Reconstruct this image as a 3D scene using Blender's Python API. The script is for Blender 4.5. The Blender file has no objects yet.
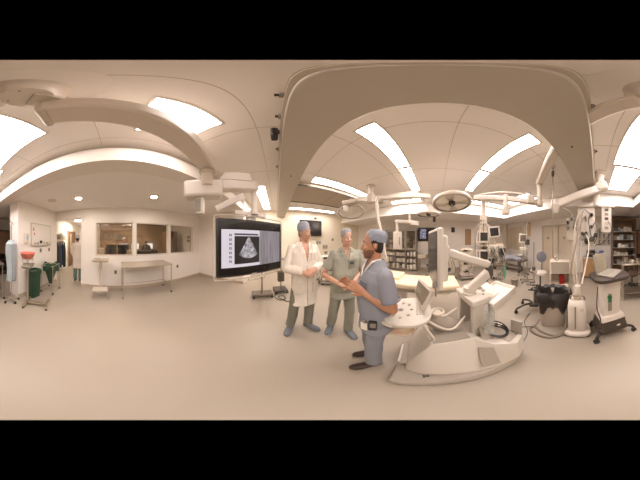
import bpy, bmesh, math, random
from mathutils import Vector, Matrix, noise

random.seed(7)
SC = bpy.context.scene
COL = SC.collection
PI = math.pi
V = Vector


# ---------------------------------------------------------------- materials
def lin(c):
    c = c / 255.0
    return c / 12.92 if c <= 0.04045 else ((c + 0.055) / 1.055) ** 2.4


def rgb(c):
    return (lin(c[0]), lin(c[1]), lin(c[2]), 1.0)


MATS = {}


def mat(name, c, rough=0.5, metal=0.0, var=0.06, scale=9.0, bump=0.0, bscale=60.0, spec=0.5):
    """Procedural surface: a base colour with a faint noise variation and an optional noise bump."""
    if name in MATS:
        return MATS[name]
    m = bpy.data.materials.new(name)
    m.use_nodes = True
    nt = m.node_tree
    b = nt.nodes['Principled BSDF']
    tc = nt.nodes.new('ShaderNodeTexCoord')
    nz = nt.nodes.new('ShaderNodeTexNoise')
    nz.inputs['Scale'].default_value = scale
    nz.inputs['Detail'].default_value = 3
    nt.links.new(tc.outputs['Object'], nz.inputs['Vector'])
    mx = nt.nodes.new('ShaderNodeMix')
    mx.data_type = 'RGBA'
    col = rgb(c)
    mx.inputs['A'].default_value = tuple(v * (1 - var) for v in col[:3]) + (1,)
    mx.inputs['B'].default_value = tuple(min(1, v * (1 + var)) for v in col[:3]) + (1,)
    nt.links.new(nz.outputs['Fac'], mx.inputs['Factor'])
    nt.links.new(mx.outputs['Result'], b.inputs['Base Color'])
    b.inputs['Roughness'].default_value = rough
    b.inputs['Metallic'].default_value = metal
    b.inputs['Specular IOR Level'].default_value = spec
    if bump:
        n2 = nt.nodes.new('ShaderNodeTexNoise')
        n2.inputs['Scale'].default_value = bscale
        n2.inputs['Detail'].default_value = 4
        nt.links.new(tc.outputs['Object'], n2.inputs['Vector'])
        bp = nt.nodes.new('ShaderNodeBump')
        bp.inputs['Strength'].default_value = bump
        bp.inputs['Distance'].default_value = 0.01
        nt.links.new(n2.outputs['Fac'], bp.inputs['Height'])
        nt.links.new(bp.outputs['Normal'], b.inputs['Normal'])
    MATS[name] = m
    return m


def glow(name, c, strength):
    """A surface that gives off light (lamp diffuser, lit screen)."""
    if name in MATS:
        return MATS[name]
    m = bpy.data.materials.new(name)
    m.use_nodes = True
    b = m.node_tree.nodes['Principled BSDF']
    b.inputs['Base Color'].default_value = (0.02, 0.02, 0.02, 1)
    b.inputs['Emission Color'].default_value = rgb(c)
    b.inputs['Emission Strength'].default_value = strength
    b.inputs['Roughness'].default_value = 0.3
    MATS[name] = m
    return m


def screen_noise(name, c0, c1, strength, scale=(6, 6, 6), detail=6):
    """A lit display showing a grey scan image: noise between two tones."""
    m = bpy.data.materials.new(name)
    m.use_nodes = True
    nt = m.node_tree
    b = nt.nodes['Principled BSDF']
    tc = nt.nodes.new('ShaderNodeTexCoord')
    mp = nt.nodes.new('ShaderNodeMapping')
    mp.inputs['Scale'].default_value = scale
    nz = nt.nodes.new('ShaderNodeTexNoise')
    nz.inputs['Scale'].default_value = 3
    nz.inputs['Detail'].default_value = detail
    rp = nt.nodes.new('ShaderNodeValToRGB')
    rp.color_ramp.elements[0].position = 0.33
    rp.color_ramp.elements[0].color = rgb(c0)
    rp.color_ramp.elements[1].position = 0.67
    rp.color_ramp.elements[1].color = rgb(c1)
    nt.links.new(tc.outputs['Object'], mp.inputs['Vector'])
    nt.links.new(mp.outputs['Vector'], nz.inputs['Vector'])
    nt.links.new(nz.outputs['Fac'], rp.inputs['Fac'])
    nt.links.new(rp.outputs['Color'], b.inputs['Emission Color'])
    b.inputs['Emission Strength'].default_value = strength
    b.inputs['Base Color'].default_value = (0.02, 0.02, 0.02, 1)
    b.inputs['Roughness'].default_value = 0.3
    MATS[name] = m
    return m


def clear(name, tint=(255, 255, 255), gloss=0.08, rough=0.03, body=0.0, bodyc=(230, 220, 205)):
    """Thin clear sheet: mostly straight-through light, a little reflection, optionally a milky body."""
    m = bpy.data.materials.new(name)
    m.use_nodes = True
    nt = m.node_tree
    for n in list(nt.nodes):
        nt.nodes.remove(n)
    out = nt.nodes.new('ShaderNodeOutputMaterial')
    tr = nt.nodes.new('ShaderNodeBsdfTransparent')
    tr.inputs['Color'].default_value = rgb(tint)
    gl = nt.nodes.new('ShaderNodeBsdfGlossy')
    gl.inputs['Roughness'].default_value = rough
    mx = nt.nodes.new('ShaderNodeMixShader')
    mx.inputs[0].default_value = gloss
    nt.links.new(tr.outputs[0], mx.inputs[1])
    nt.links.new(gl.outputs[0], mx.inputs[2])
    last = mx
    if body:
        df = nt.nodes.new('ShaderNodeBsdfDiffuse')
        df.inputs['Color'].default_value = rgb(bodyc)
        m2 = nt.nodes.new('ShaderNodeMixShader')
        m2.inputs[0].default_value = body
        nt.links.new(mx.outputs[0], m2.inputs[1])
        nt.links.new(df.outputs[0], m2.inputs[2])
        last = m2
    nt.links.new(last.outputs[0], out.inputs['Surface'])
    MATS[name] = m
    return m


# ---------------------------------------------------------------- mesh builder
def rot(rx=0, ry=0, rz=0):
    return Matrix.Rotation(rz, 4, 'Z') @ Matrix.Rotation(ry, 4, 'Y') @ Matrix.Rotation(rx, 4, 'X')


class MB:
    def __init__(self):
        self.v = []
        self.f = []

    def add(self, vs, fs):
        n = len(self.v)
        self.v += [V(p) for p in vs]
        self.f += [tuple(i + n for i in f) for f in fs]
        return self

    def box(self, c, s, r=None):
        x, y, z = s[0] / 2, s[1] / 2, s[2] / 2
        ps = [V((a * x, b * y, d * z)) for a in (-1, 1) for b in (-1, 1) for d in (-1, 1)]
        if r is not None:
            ps = [r @ p for p in ps]
        ps = [p + V(c) for p in ps]
        return self.add(ps, [(0, 1, 3, 2), (4, 6, 7, 5), (0, 4, 5, 1), (2, 3, 7, 6), (0, 2, 6, 4), (1, 5, 7, 3)])

    def span(self, a, b):
        """Box between two opposite corners."""
        c = [(p + q) / 2 for p, q in zip(a, b)]
        return self.box(c, [abs(q - p) for p, q in zip(a, b)])

    def ring_loft(self, rings, cap=True):
        n = len(rings[0])
        base = len(self.v)
        for r in rings:
            self.v += [V(p) for p in r]
        for k in range(len(rings) - 1):
            for i in range(n):
                j = (i + 1) % n
                self.f.append((base + k * n + i, base + k * n + j, base + (k + 1) * n + j, base + (k + 1) * n + i))
        if cap:
            self.f.append(tuple(base + i for i in reversed(range(n))))
            m = base + (len(rings) - 1) * n
            self.f.append(tuple(m + i for i in range(n)))
        return self

    def tube(self, pts, r, n=10, cap=True, flat=None):
        """Tube through points; r one radius, a list, or a list of (across, along) pairs. flat: reference up for the section."""
        pts = [V(p) for p in pts]
        m = len(pts)
        rs = [r] * m if not isinstance(r, (list, tuple)) else list(r)
        rings = []
        up = None
        for i, p in enumerate(pts):
            t = (pts[min(i + 1, m - 1)] - pts[max(i - 1, 0)])
            if t.length < 1e-9:
                t = V((0, 0, 1))
            t.normalize()
            if up is None:
                ref = V(flat) if flat is not None else (V((0, 0, 1)) if abs(t.z) < 0.9 else V((0, 1, 0)))
                up = ref - t * ref.dot(t)
                up.normalize()
            else:
                up = up - t * up.dot(t)
                up.normalize()
            sd = t.cross(up)
            a, b = (rs[i], rs[i]) if not isinstance(rs[i], (list, tuple)) else rs[i]
            rings.append([p + sd * (a * math.cos(q * 2 * PI / n)) + up * (b * math.sin(q * 2 * PI / n)) for q in range(n)])
        return self.ring_loft(rings, cap)

    def cyl(self, a, b, r, r2=None, n=20):
        return self.tube([a, b], [r, r if r2 is None else r2], n)

    def stack(self, secs, n=24, power=2.0, M=None):
        """Horizontal super-elliptic sections (z, rx, ry, cx, cy)."""
        rings = []
        for s in secs:
            z, rx, ry = s[0], s[1], s[2]
            cx = s[3] if len(s) > 3 else 0
            cy = s[4] if len(s) > 4 else 0
            ring = []
            for q in range(n):
                t = q * 2 * PI / n
                c, d = math.cos(t), math.sin(t)
                p = V((cx + rx * math.copysign(abs(c) ** (2 / power), c), cy + ry * math.copysign(abs(d) ** (2 / power), d), z))
                ring.append(M @ p if M is not None else p)
            rings.append(ring)
        return self.ring_loft(rings)

    def lathe(self, prof, c=(0, 0, 0), n=28, M=None):
        rings = []
        for r, z in prof:
            ring = []
            for q in range(n):
                t = q * 2 * PI / n
                p = V((r * math.cos(t), r * math.sin(t), z))
                if M is not None:
                    p = M @ p
                ring.append(p + V(c))
            rings.append(ring)
        return self.ring_loft(rings)

    def ball(self, c, r, n=14, M=None):
        rr = r if isinstance(r, (list, tuple)) else (r, r, r)
        rings = []
        for k in range(1, n // 2 + 1):
            ph = -PI / 2 + PI * k / (n // 2 + 1)
            ring = []
            for q in range(n):
                t = q * 2 * PI / n
                p = V((rr[0] * math.cos(ph) * math.cos(t), rr[1] * math.cos(ph) * math.sin(t), rr[2] * math.sin(ph)))
                if M is not None:
                    p = M @ p
                ring.append(p + V(c))
            rings.append(ring)
        return self.ring_loft(rings)

    def torus(self, c, R, r, n=28, k=8, M=None, sx=1.0, sy=1.0):
        base = len(self.v)
        for i in range(n):
            a = i * 2 * PI / n
            for j in range(k):
                b = j * 2 * PI / k
                p = V(((R + r * math.cos(b)) * math.cos(a) * sx, (R + r * math.cos(b)) * math.sin(a) * sy, r * math.sin(b)))
                if M is not None:
                    p = M @ p
                self.v.append(p + V(c))
        for i in range(n):
            for j in range(k):
                self.f.append((base + i * k + j, base + ((i + 1) % n) * k + j, base + ((i + 1) % n) * k + (j + 1) % k, base + i * k + (j + 1) % k))
        return self

    def prism(self, poly, a, b, fn):
        """Extrude a 2D outline between depths a and b; fn(u, v, depth) gives the 3D point."""
        n = len(poly)
        vs = [fn(u, v, a) for u, v in poly] + [fn(u, v, b) for u, v in poly]
        fs = [tuple(reversed(range(n))), tuple(range(n, 2 * n))]
        for i in range(n):
            j = (i + 1) % n
            fs.append((i, j, n + j, n + i))
        return self.add(vs, fs)

    def sheet(self, poly):
        return self.add(poly, [tuple(range(len(poly)))])


def smooth_path(pts, k=8):
    """Catmull-Rom through the points."""
    P = [V(p) for p in pts]
    P = [P[0] * 2 - P[1]] + P + [P[-1] * 2 - P[-2]]
    out = []
    for i in range(1, len(P) - 2):
        for j in range(k):
            t = j / k
            a, b, c, d = P[i - 1], P[i], P[i + 1], P[i + 2]
            out.append(0.5 * ((2 * b) + (c - a) * t + (2 * a - 5 * b + 4 * c - d) * t * t + (3 * b - a - 3 * c + d) * t ** 3))
    out.append(P[-2])
    return out


# ---------------------------------------------------------------- objects
def thing(name, label, cat, loc=(0, 0, 0), rz=0.0, group=None):
    o = bpy.data.objects.new(name, None)
    o.empty_display_size = 0.1
    COL.objects.link(o)
    o.location = loc
    o.rotation_euler = (0, 0, rz)
    tag(o, label, cat, group)
    return o


def tag(o, label=None, cat=None, group=None, kind=None):
    if label:
        o['label'] = label
    if cat:
        o['category'] = cat
    if group:
        o['group'] = group
    if kind:
        o['kind'] = kind
    return o


def world_of(o):
    m = Matrix.Translation(o.location) @ Matrix.Rotation(o.rotation_euler[2], 4, 'Z')
    return world_of(o.parent) @ m if o.parent else m


def obj(name, mb, m, parent=None, bevel=0.0, world=False, angle=35, loc=None, seg=2):
    """Link the builder's shape as ONE mesh object. world: its points are in world space even though it has a parent."""
    me = bpy.data.meshes.new(name)
    vs = mb.v
    if world and parent is not None:
        inv = world_of(parent).inverted()
        vs = [inv @ p for p in vs]
    me.from_pydata([tuple(p) for p in vs], [], mb.f)
    bm = bmesh.new()
    bm.from_mesh(me)
    bmesh.ops.recalc_face_normals(bm, faces=bm.faces)
    bm.to_mesh(me)
    bm.free()
    me.validate()
    me.shade_smooth()
    me.set_sharp_from_angle(angle=math.radians(angle))
    if m is not None:
        me.materials.append(m)
    o = bpy.data.objects.new(name, me)
    COL.objects.link(o)
    if parent is not None:
        o.parent = parent
    if loc is not None:
        o.location = loc
    if bevel:
        b = o.modifiers.new('bevel', 'BEVEL')
        b.width = bevel
        b.segments = seg
        b.limit_method = 'ANGLE'
        b.angle_limit = math.radians(40)
    return o


def struct(name, mb, m, parent=None, bevel=0.0):
    o = obj(name, mb, m, parent, bevel)
    if parent is None:
        o['kind'] = 'structure'
    return o


def dup(root, loc, rz=None, label=None):
    """A copy of a thing with its parts and their sub-parts."""
    r = root.copy()
    COL.objects.link(r)
    r.location = loc
    if rz is not None:
        r.rotation_euler = (0, 0, rz)
    if label:
        r['label'] = label
    for ch in list(root.children):
        c = ch.copy()
        COL.objects.link(c)
        c.parent = r
        for g in list(ch.children):
            d = g.copy()
            COL.objects.link(d)
            d.parent = c
    return r


def fuse(mb, voxel=0.008, smooth=4, name='fused'):
    """Union of overlapping closed shells as one continuous skin (voxel remesh)."""
    me = bpy.data.meshes.new(name)
    me.from_pydata([tuple(p) for p in mb.v], [], mb.f)
    bm = bmesh.new()
    bm.from_mesh(me)
    bmesh.ops.recalc_face_normals(bm, faces=bm.faces)
    bm.to_mesh(me)
    bm.free()
    o = bpy.data.objects.new(name, me)
    COL.objects.link(o)
    r = o.modifiers.new('r', 'REMESH')
    r.mode = 'VOXEL'
    r.voxel_size = voxel
    if smooth:
        s = o.modifiers.new('s', 'SMOOTH')
        s.factor = 0.5
        s.iterations = smooth
    dg = bpy.context.evaluated_depsgraph_get()
    ev = o.evaluated_get(dg)
    me2 = bpy.data.meshes.new_from_object(ev)
    bpy.data.objects.remove(o)
    bpy.data.meshes.remove(me)
    me2.shade_smooth()
    return me2


def mesh_obj(name, me, m, parent=None):
    me.name = name
    me.materials.clear()
    me.materials.append(m)
    o = bpy.data.objects.new(name, me)
    COL.objects.link(o)
    if parent is not None:
        o.parent = parent
    return o
# ================================================================ palette
WALLC = mat('wall_paint', (239, 233, 226), 0.55, var=0.015, scale=1.2)
CEILC = mat('ceiling_paint', (241, 236, 230), 0.6, var=0.015, scale=0.9)
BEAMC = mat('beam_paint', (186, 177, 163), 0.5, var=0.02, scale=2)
FLOORC = mat('floor_resin', (165, 154, 139), 0.42, var=0.035, scale=0.7, bump=0.02, bscale=3.0)
WHITE = mat('white_enamel', (216, 207, 196), 0.32, var=0.02)
CREAM = mat('cream_plastic', (210, 199, 182), 0.42, var=0.03)
PALE = mat('pale_grey_plastic', (198, 188, 172), 0.45, var=0.03)
GREY = mat('mid_grey_plastic', (142, 134, 122), 0.5, var=0.04)
DGREY = mat('dark_grey_plastic', (78, 72, 66), 0.5, var=0.05)
BLACK = mat('black_plastic', (34, 30, 28), 0.4, var=0.1)
RUBBER = mat('black_rubber', (40, 37, 34), 0.65, var=0.1)
STEEL = mat('brushed_steel', (196, 186, 172), 0.3, 0.85, var=0.04)
ALU = mat('aluminium', (190, 180, 166), 0.4, 0.6, var=0.04)
GLASSM = clear('window_glass', (232, 228, 222), 0.07, 0.02)
PLASTCLEAR = clear('clear_tubing', (240, 232, 220), 0.12, 0.1, body=0.55)
BROWN = mat('brown_wood', (118, 88, 62), 0.5, var=0.12, scale=14)
DBROWN = mat('dark_brown_laminate', (74, 56, 46), 0.5, var=0.1)
TAN = mat('tan_laminate', (170, 138, 100), 0.5, var=0.08)
RED = mat('red_plastic', (158, 42, 38), 0.4, var=0.05)
PINKRED = mat('red_basin_plastic', (206, 116, 100), 0.45, var=0.06)
GREENB = mat('green_bag_film', (36, 70, 50), 0.38, var=0.15, bump=0.5, bscale=22)
BLACKB = mat('black_bag_film', (40, 35, 32), 0.3, var=0.2, bump=0.6, bscale=26)
BLUEG = mat('pale_blue_gown_cloth', (172, 184, 190), 0.8, var=0.08, bump=0.4, bscale=18)
BLUESEAT = mat('blue_grey_vinyl', (116, 119, 128), 0.5, var=0.05)
BLUEBED = mat('blue_sheet_cloth', (150, 153, 166), 0.8, var=0.1, bump=0.3, bscale=14)
MATTR = mat('cream_mattress_vinyl', (238, 220, 188), 0.5, var=0.02)
PAPER = mat('white_paper', (240, 234, 222), 0.7, var=0.02)
SCREENOFF = mat('dark_screen_glass', (62, 58, 55), 0.2, var=0.03)
TEALC = mat('green_bottle_plastic', (104, 158, 128), 0.4, var=0.05)
LAMP = glow('lamp_diffuser', (255, 241, 237), 16.0)
STRIP = glow('strip_diffuser', (255, 241, 235), 24.0)
DOWN = glow('downlight_lens', (255, 240, 226), 360.0)
DOWNH = glow('corridor_lens', (255, 240, 222), 130.0)
DOWNC = glow('control_lens', (255, 236, 214), 75.0)

# ================================================================ people
SKIN = {}


def skin_mat(n, c):
    return mat('skin_' + n, c, 0.5, var=0.05, scale=30)


def frame_of(d, n):
    """Orthonormal frame: x across, y along d, z along n."""
    y = V(d).normalized()
    z = V(n) - y * y.dot(V(n))
    z.normalize()
    x = y.cross(z)
    return Matrix(((x.x, y.x, z.x), (x.y, y.y, z.y), (x.z, y.z, z.z))).to_4x4()


def hand(mb, wrist, d, n, side, s=1.0, curl=(0.35, 0.5, 0.4), spread=0.12, thumb_open=0.6):
    """Palm, four unequal bent fingers and a thumb. d: fingers' direction, n: normal of the back of the hand, side: +1 thumb on +x."""
    M = Matrix.Translation(V(wrist)) @ frame_of(d, n)
    P = lambda x, y, z: M @ V((x * s, y * s, z * s))
    # palm as a flattened loft
    rings = []
    for y, w, h in ((-0.03, 0.026, 0.022), (0.0, 0.029, 0.020), (0.03, 0.037, 0.017), (0.065, 0.041, 0.015), (0.09, 0.040, 0.012)):
        rings.append([P(w * math.cos(q * PI / 6), y, h * math.sin(q * PI / 6)) for q in range(12)])
    mb.ring_loft(rings)
    for k, (x, ln) in enumerate(((0.030, 0.072), (0.010, 0.080), (-0.010, 0.075), (-0.030, 0.058))):
        x *= side
        a = 0.0
        p = V((x, 0.075, 0))
        dirx = (0.03 + spread * (x / 0.03)) if True else 0
        pts = [p.copy(), V((x, 0.088, 0))]
        p = pts[-1].copy()
        for j, seg in enumerate((0.45, 0.32, 0.23)):
            a += curl[j]
            p = p + V((math.sin(dirx) * math.cos(a), math.cos(a) * math.cos(dirx), -math.sin(a))) * (ln * seg)
            pts.append(p.copy())
        mb.tube([M @ (q * s) for q in pts], [0.0098 * s, 0.0098 * s, 0.0092 * s, 0.0086 * s, 0.007 * s], 8)
    t = thumb_open
    pts = [V((0.022 * side, 0.012, -0.002)), V(((0.022 + 0.030 * math.sin(t)) * side, 0.038, -0.010)), V(((0.022 + 0.052 * math.sin(t)) * side, 0.062, -0.020)), V(((0.020 + 0.060 * math.sin(t)) * side, 0.086, -0.028))]
    mb.tube([M @ (q * s) for q in pts], [0.014 * s, 0.0125 * s, 0.011 * s, 0.0085 * s], 8)


def wrinkle(me, amp, freq, zs=1.0):
    nr = [(v.co.copy(), v.normal.copy()) for v in me.vertices]
    for v, (c, nv) in zip(me.vertices, nr):
        k = noise.noise(V((c.x * freq, c.y * freq, c.z * freq * zs))) + 0.5 * noise.noise(V((c.x * freq * 2.3 + 7, c.y * freq * 2.3, c.z * freq * 2.3 * zs)))
        v.co = c + nv * (amp * k)
    me.update()


def cut(me, test):
    bm = bmesh.new()
    bm.from_mesh(me)
    bmesh.ops.delete(bm, geom=[f for f in bm.faces if test(f.calc_center_median())], context='FACES')
    bm.to_mesh(me)
    bm.free()


def person(label, loc, az, H, sp):
    """A standing figure; local +y is where the body faces. sp: joints and clothing."""
    s = H / 1.75
    t = thing('person', label, 'person', (loc[0], loc[1], 0), -math.radians(az))
    belly = sp.get('belly', 1.0)
    wide = sp.get('wide', 1.0)
    skin = skin_mat(sp['id'], sp['skin'])
    lean = V(sp.get('lean', (0, 0, 0)))
    TOR = [(0.80, 0.13, 0.09, 0, 0), (0.86, 0.165, 0.112, 0, -0.006), (0.94, 0.170, 0.118 * (1 + belly) / 2, 0, -0.006), (1.04, 0.158, 0.108 * belly, 0, 0.004),
           (1.14, 0.160, 0.112 * belly, 0, 0.008), (1.25, 0.174, 0.118, 0, 0.006), (1.35, 0.182, 0.112, 0, 0.0), (1.42, 0.165, 0.090, 0, -0.008), (1.465, 0.11, 0.066, 0, -0.014), (1.50, 0.062, 0.058, 0, -0.014)]

    def lz(z):
        return lean * max(0.0, (z - 0.9) / 0.6)

    def torso(mb, grow, z0=0.0, z1=9.0, flare=None):
        rows = []
        for z, rx, ry, cx, cy in TOR:
            if z < z0 - 1e-6 or z > z1 + 1e-6:
                continue
            l = lz(z)
            rows.append((z * s, (rx * wide + grow) * s, (ry + grow) * s, (cx + l.x) * s, (cy + l.y) * s))
        if flare:
            rows = [tuple(q * s for q in f) for f in flare] + rows
        mb.stack(rows, 28, 2.3)

    sc = lambda p: V(p) * s
    hips = {1: sc((0.088, 0, 0.92)), -1: sc((-0.088, 0, 0.92))}
    ft = {1: sp['feet'][0], -1: sp['feet'][1]}      # right, left: (x, y, toe turn in degrees) in metres
    leg = {}
    for k in (1, -1):
        an = V((ft[k][0], ft[k][1], 0.085 * s))
        kn = (hips[k] + an) / 2 + V((0.012 * k, 0.025, 0.02)) * s
        leg[k] = (hips[k], kn, an)
    sh = {1: sc((0.180 * wide, -0.012, 1.395)) + lz(1.4) * s, -1: sc((-0.180 * wide, -0.012, 1.395)) + lz(1.4) * s}
    arms = {1: [sh[1]] + [sc(p) for p in sp['rarm']], -1: [sh[-1]] + [sc(p) for p in sp['larm']]}
    # --- body skin
    b = MB()
    torso(b, 0.0)
    for k in (1, -1):
        h_, kn, an = leg[k]
        b.tube([h_ + V((0, 0, 0.02)), (h_ * 0.6 + kn * 0.4), kn, (kn * 0.6 + an * 0.4) + V((0, -0.012, 0)), an], [0.085 * s, 0.075 * s, 0.052 * s, 0.05 * s, 0.036 * s], 14)
        sd, el_, wr = arms[k]
        b.ball(sd, 0.058 * s, 14)
        b.tube([sd, sd * 0.5 + el_ * 0.5, el_], [0.054 * s, 0.048 * s, 0.040 * s], 12)
        b.ball(el_, 0.040 * s, 12)
        b.tube([el_, el_ * 0.65 + wr * 0.35, wr], [0.040 * s, 0.041 * s, 0.027 * s], 12)
        hd = sp['rhand'] if k == 1 else sp['lhand']
        hand(b, wr, hd['d'], hd['n'], hd['side'], s, hd.get('curl', (0.35, 0.5, 0.4)), hd.get('spread', 0.1), hd.get('thumb', 0.6))
    # --- head
    hz = 1.525
    HM = Matrix.Translation(sc((0, 0.01, hz)) + lz(1.5) * s) @ rot(rz=math.radians(sp.get('turn', 0)), rx=math.radians(sp.get('nod', 0)))
    hs = s * 1.03
    Hp = lambda p: HM @ (V(p) * hs)
    b.tube([sc((0, -0.016, 1.44)) + lz(1.44) * s, HM @ V((0, -0.022, 0.06))], [0.060 * s, 0.056 * s], 14)
    HS = [(-0.012, 0.026, 0.022, 0, 0.062), (0.012, 0.042, 0.050, 0, 0.040), (0.045, 0.056, 0.076, 0, 0.016), (0.085, 0.066, 0.090, 0, 0.002), (0.125, 0.071, 0.096, 0, -0.006), (0.165, 0.070, 0.094, 0, -0.010), (0.20, 0.056, 0.076, 0, -0.012), (0.22, 0.030, 0.042, 0, -0.012)]
    b.stack([tuple(q * hs for q in r) for r in HS], 26, 2.15, HM)
    b.tube([Hp((0, 0.086, 0.118)), Hp((0, 0.098, 0.092)), Hp((0, 0.112, 0.068)), Hp((0, 0.094, 0.058))], [0.009 * hs, 0.011 * hs, 0.015 * hs, 0.010 * hs], 8)
    for k in (1, -1):
        b.ball(Hp((0.013 * k, 0.098, 0.062)), 0.009 * hs, 8)
        b.ball(Hp((0.073 * k, -0.012, 0.088)), [0.010 * hs, 0.018 * hs, 0.031 * hs], 10, HM.to_3x3().to_4x4())
        b.ball(Hp((0.036 * k, 0.070, 0.070)), 0.022 * hs, 10)
        b.ball(Hp((0.030 * k, 0.078, 0.122)), [0.024 * hs, 0.012 * hs, 0.008 * hs], 10, HM.to_3x3().to_4x4())
    b.ball(Hp((0, 0.088, 0.030)), [0.026 * hs, 0.012 * hs, 0.012 * hs], 10, HM.to_3x3().to_4x4())
    me = fuse(b, 0.0065, 3, 'body')
    body = mesh_obj('body', me, skin, t)
    # features
    for k in (1, -1):
        e = obj('eye', MB().ball(Hp((0.030 * k, 0.0815, 0.104)), [0.0115 * hs, 0.0105 * hs, 0.0072 * hs], 10, HM.to_3x3().to_4x4()), mat('eye_white', (214, 204, 192), 0.3), t)
        obj('iris', MB().ball(Hp((0.030 * k, 0.0895, 0.104)), [0.0052 * hs, 0.0035 * hs, 0.0056 * hs], 8, HM.to_3x3().to_4x4()), BLACK, e)
        obj('eyebrow', MB().tube([Hp((0.014 * k, 0.094, 0.123)), Hp((0.030 * k, 0.094, 0.130)), Hp((0.048 * k, 0.083, 0.126))], [0.004 * hs, 0.0055 * hs, 0.003 * hs], 6), mat('hair_' + sp['id'], sp['hair'], 0.7), t)
    obj('mouth', MB().tube([Hp((-0.022, 0.089, 0.030)), Hp((0, 0.101, 0.031)), Hp((0.022, 0.089, 0.030))], [0.003 * hs, 0.006 * hs, 0.003 * hs], 8), mat('lip_' + sp['id'], tuple(int(q * w_) for q, w_ in zip(sp['skin'], (0.82, 0.68, 0.66))), 0.5), t)
    hm = MB().stack([tuple(q * hs for q in r) for r in ((0.028, 0.050, 0.040, 0, -0.045), (0.06, 0.073, 0.066, 0, -0.030), (0.11, 0.0785, 0.080, 0, -0.020), (0.16, 0.078, 0.088, 0, -0.014))], 28, 2.15, HM)
    hmesh = fuse(hm, 0.007, 1, 'hair')
    HI = HM.inverted()
    cut(hmesh, lambda c: (HI @ c).y > (0.030 if (HI @ c).z > 0.075 * hs else -0.01) * hs or (abs((HI @ c).x) > 0.07 * hs and (HI @ c).z < 0.11 * hs and (HI @ c).y > -0.03 * hs))
    mesh_obj('hair', hmesh, mat('hair_' + sp['id'], sp['hair'], 0.7), t)
    if sp.get('beard'):
        bd = MB().stack([tuple(q * hs for q in r) for r in ((-0.018, 0.028, 0.024, 0, 0.062), (0.010, 0.045, 0.053, 0, 0.040), (0.045, 0.0585, 0.079, 0, 0.016), (0.062, 0.062, 0.084, 0, 0.010))], 28, 2.15, HM)
        bm_ = fuse(bd, 0.006, 1, 'beard')
        cut(bm_, lambda c: (HI @ c).y < 0.0 or (HI @ c).z > 0.056 * hs or ((HI @ c).z > 0.052 * hs and abs((HI @ c).x) < 0.03 * hs))
        mesh_obj('beard', bm_, mat('beard_' + sp['id'], sp['beard'], 0.75), t)
    cp = sp.get('cap')
    if cp:
        hi = cp.get('top', 0.235)
        rows = ((0.128, 0.0765, 0.102, 0, -0.008), (0.150, 0.080, 0.105, 0, -0.010), (0.185, 0.081, 0.104, 0, -0.013), (hi - 0.022, 0.070, 0.090, 0, -0.015), (hi - 0.004, 0.046, 0.060, 0, -0.015), (hi, 0.016, 0.022, 0, -0.015))
        tilt = HM @ rot(rx=math.radians(cp.get('tilt', 6)))
        cm = fuse(MB().stack([tuple(q * hs for q in r) for r in rows], 30, 2.2, tilt), 0.007, 2, 'cap')
        wrinkle(cm, 0.004, 26)
        c_ = mesh_obj('cap', cm, mat('cap_' + sp['id'], cp['c'], 0.8, var=0.08, scale=40), t)
        c_['label'] = cp['label']
        obj('cap_band', MB().stack([tuple(q * hs for q in r) for r in ((0.124, 0.0775, 0.103, 0, -0.008), (0.146, 0.0805, 0.106, 0, -0.009))], 30, 2.2, tilt), mat('cap_' + sp['id'], cp['c'], 0.8), c_)
    # --- trousers
    p = MB()
    torso(p, 0.020, 0.80, 1.04)
    for k in (1, -1):
        h_, kn, an = leg[k]
        p.tube([h_ + V((0, 0, 0.03)), h_ * 0.6 + kn * 0.4, kn, kn * 0.5 + an * 0.5, an + V((0, -0.004, 0.015))], [0.103 * s, 0.098 * s, 0.081 * s, 0.079 * s, 0.076 * s], 18)
    pm = fuse(p, 0.009, 5, 'trousers')
    wrinkle(pm, 0.008, 9, 0.6)
    mesh_obj('trousers', pm, mat('trousers_' + sp['id'], sp['trousers'], 0.85, var=0.06, scale=5, bump=0.15, bscale=40), t)
    # --- shoes
    for k in (1, -1):
        fx, fy, tw = ft[k]
        FM = Matrix.Translation((fx, fy, 0)) @ rot(rz=math.radians(tw))
        f = MB()
        rings = []
        for y, w, h in ((-0.075, 0.028, 0.055), (-0.055, 0.040, 0.095), (0.0, 0.043, 0.110), (0.05, 0.044, 0.085), (0.11, 0.050, 0.060), (0.17, 0.044, 0.048), (0.20, 0.022, 0.034)):
            rings.append([FM @ (V((w * math.copysign(abs(math.cos(q * PI / 8)) ** 0.7, math.cos(q * PI / 8)), y, h / 2 + h / 2 * math.copysign(abs(math.sin(q * PI / 8)) ** 0.7, math.sin(q * PI / 8)))) * s * sp.get('shoe_size', 1.0)) for q in range(16)])
        f.ring_loft(rings)
        so = obj('shoe', f, mat('shoe_' + sp['id'], sp['shoes'], 0.5 if sp['id'] == 'blue' else 0.85, var=0.1), t, bevel=0.004, angle=60)
        so['label'] = sp['shoe_label']
    # --- top
    tm_ = mat('top_' + sp['id'], sp['top'], 0.85, var=0.05, scale=5, bump=0.15, bscale=40)
    o = MB()
    coat = sp.get('coat')
    if coat:
        torso(o, 0.030, 0.94, 1.42, flare=[(coat, 0.225, 0.165, 0, 0.01), (0.62, 0.215, 0.158, 0, 0.008), (0.78, 0.205, 0.150, 0, 0.004)])
    else:
        torso(o, 0.024, 0.86, 1.42, flare=[(0.77, 0.182 * wide + 0.018, 0.128 * (1 + belly) / 2 + 0.014, 0, 0)])
    # shoulder yoke up to the collar
    l = lz(1.45)
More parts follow.
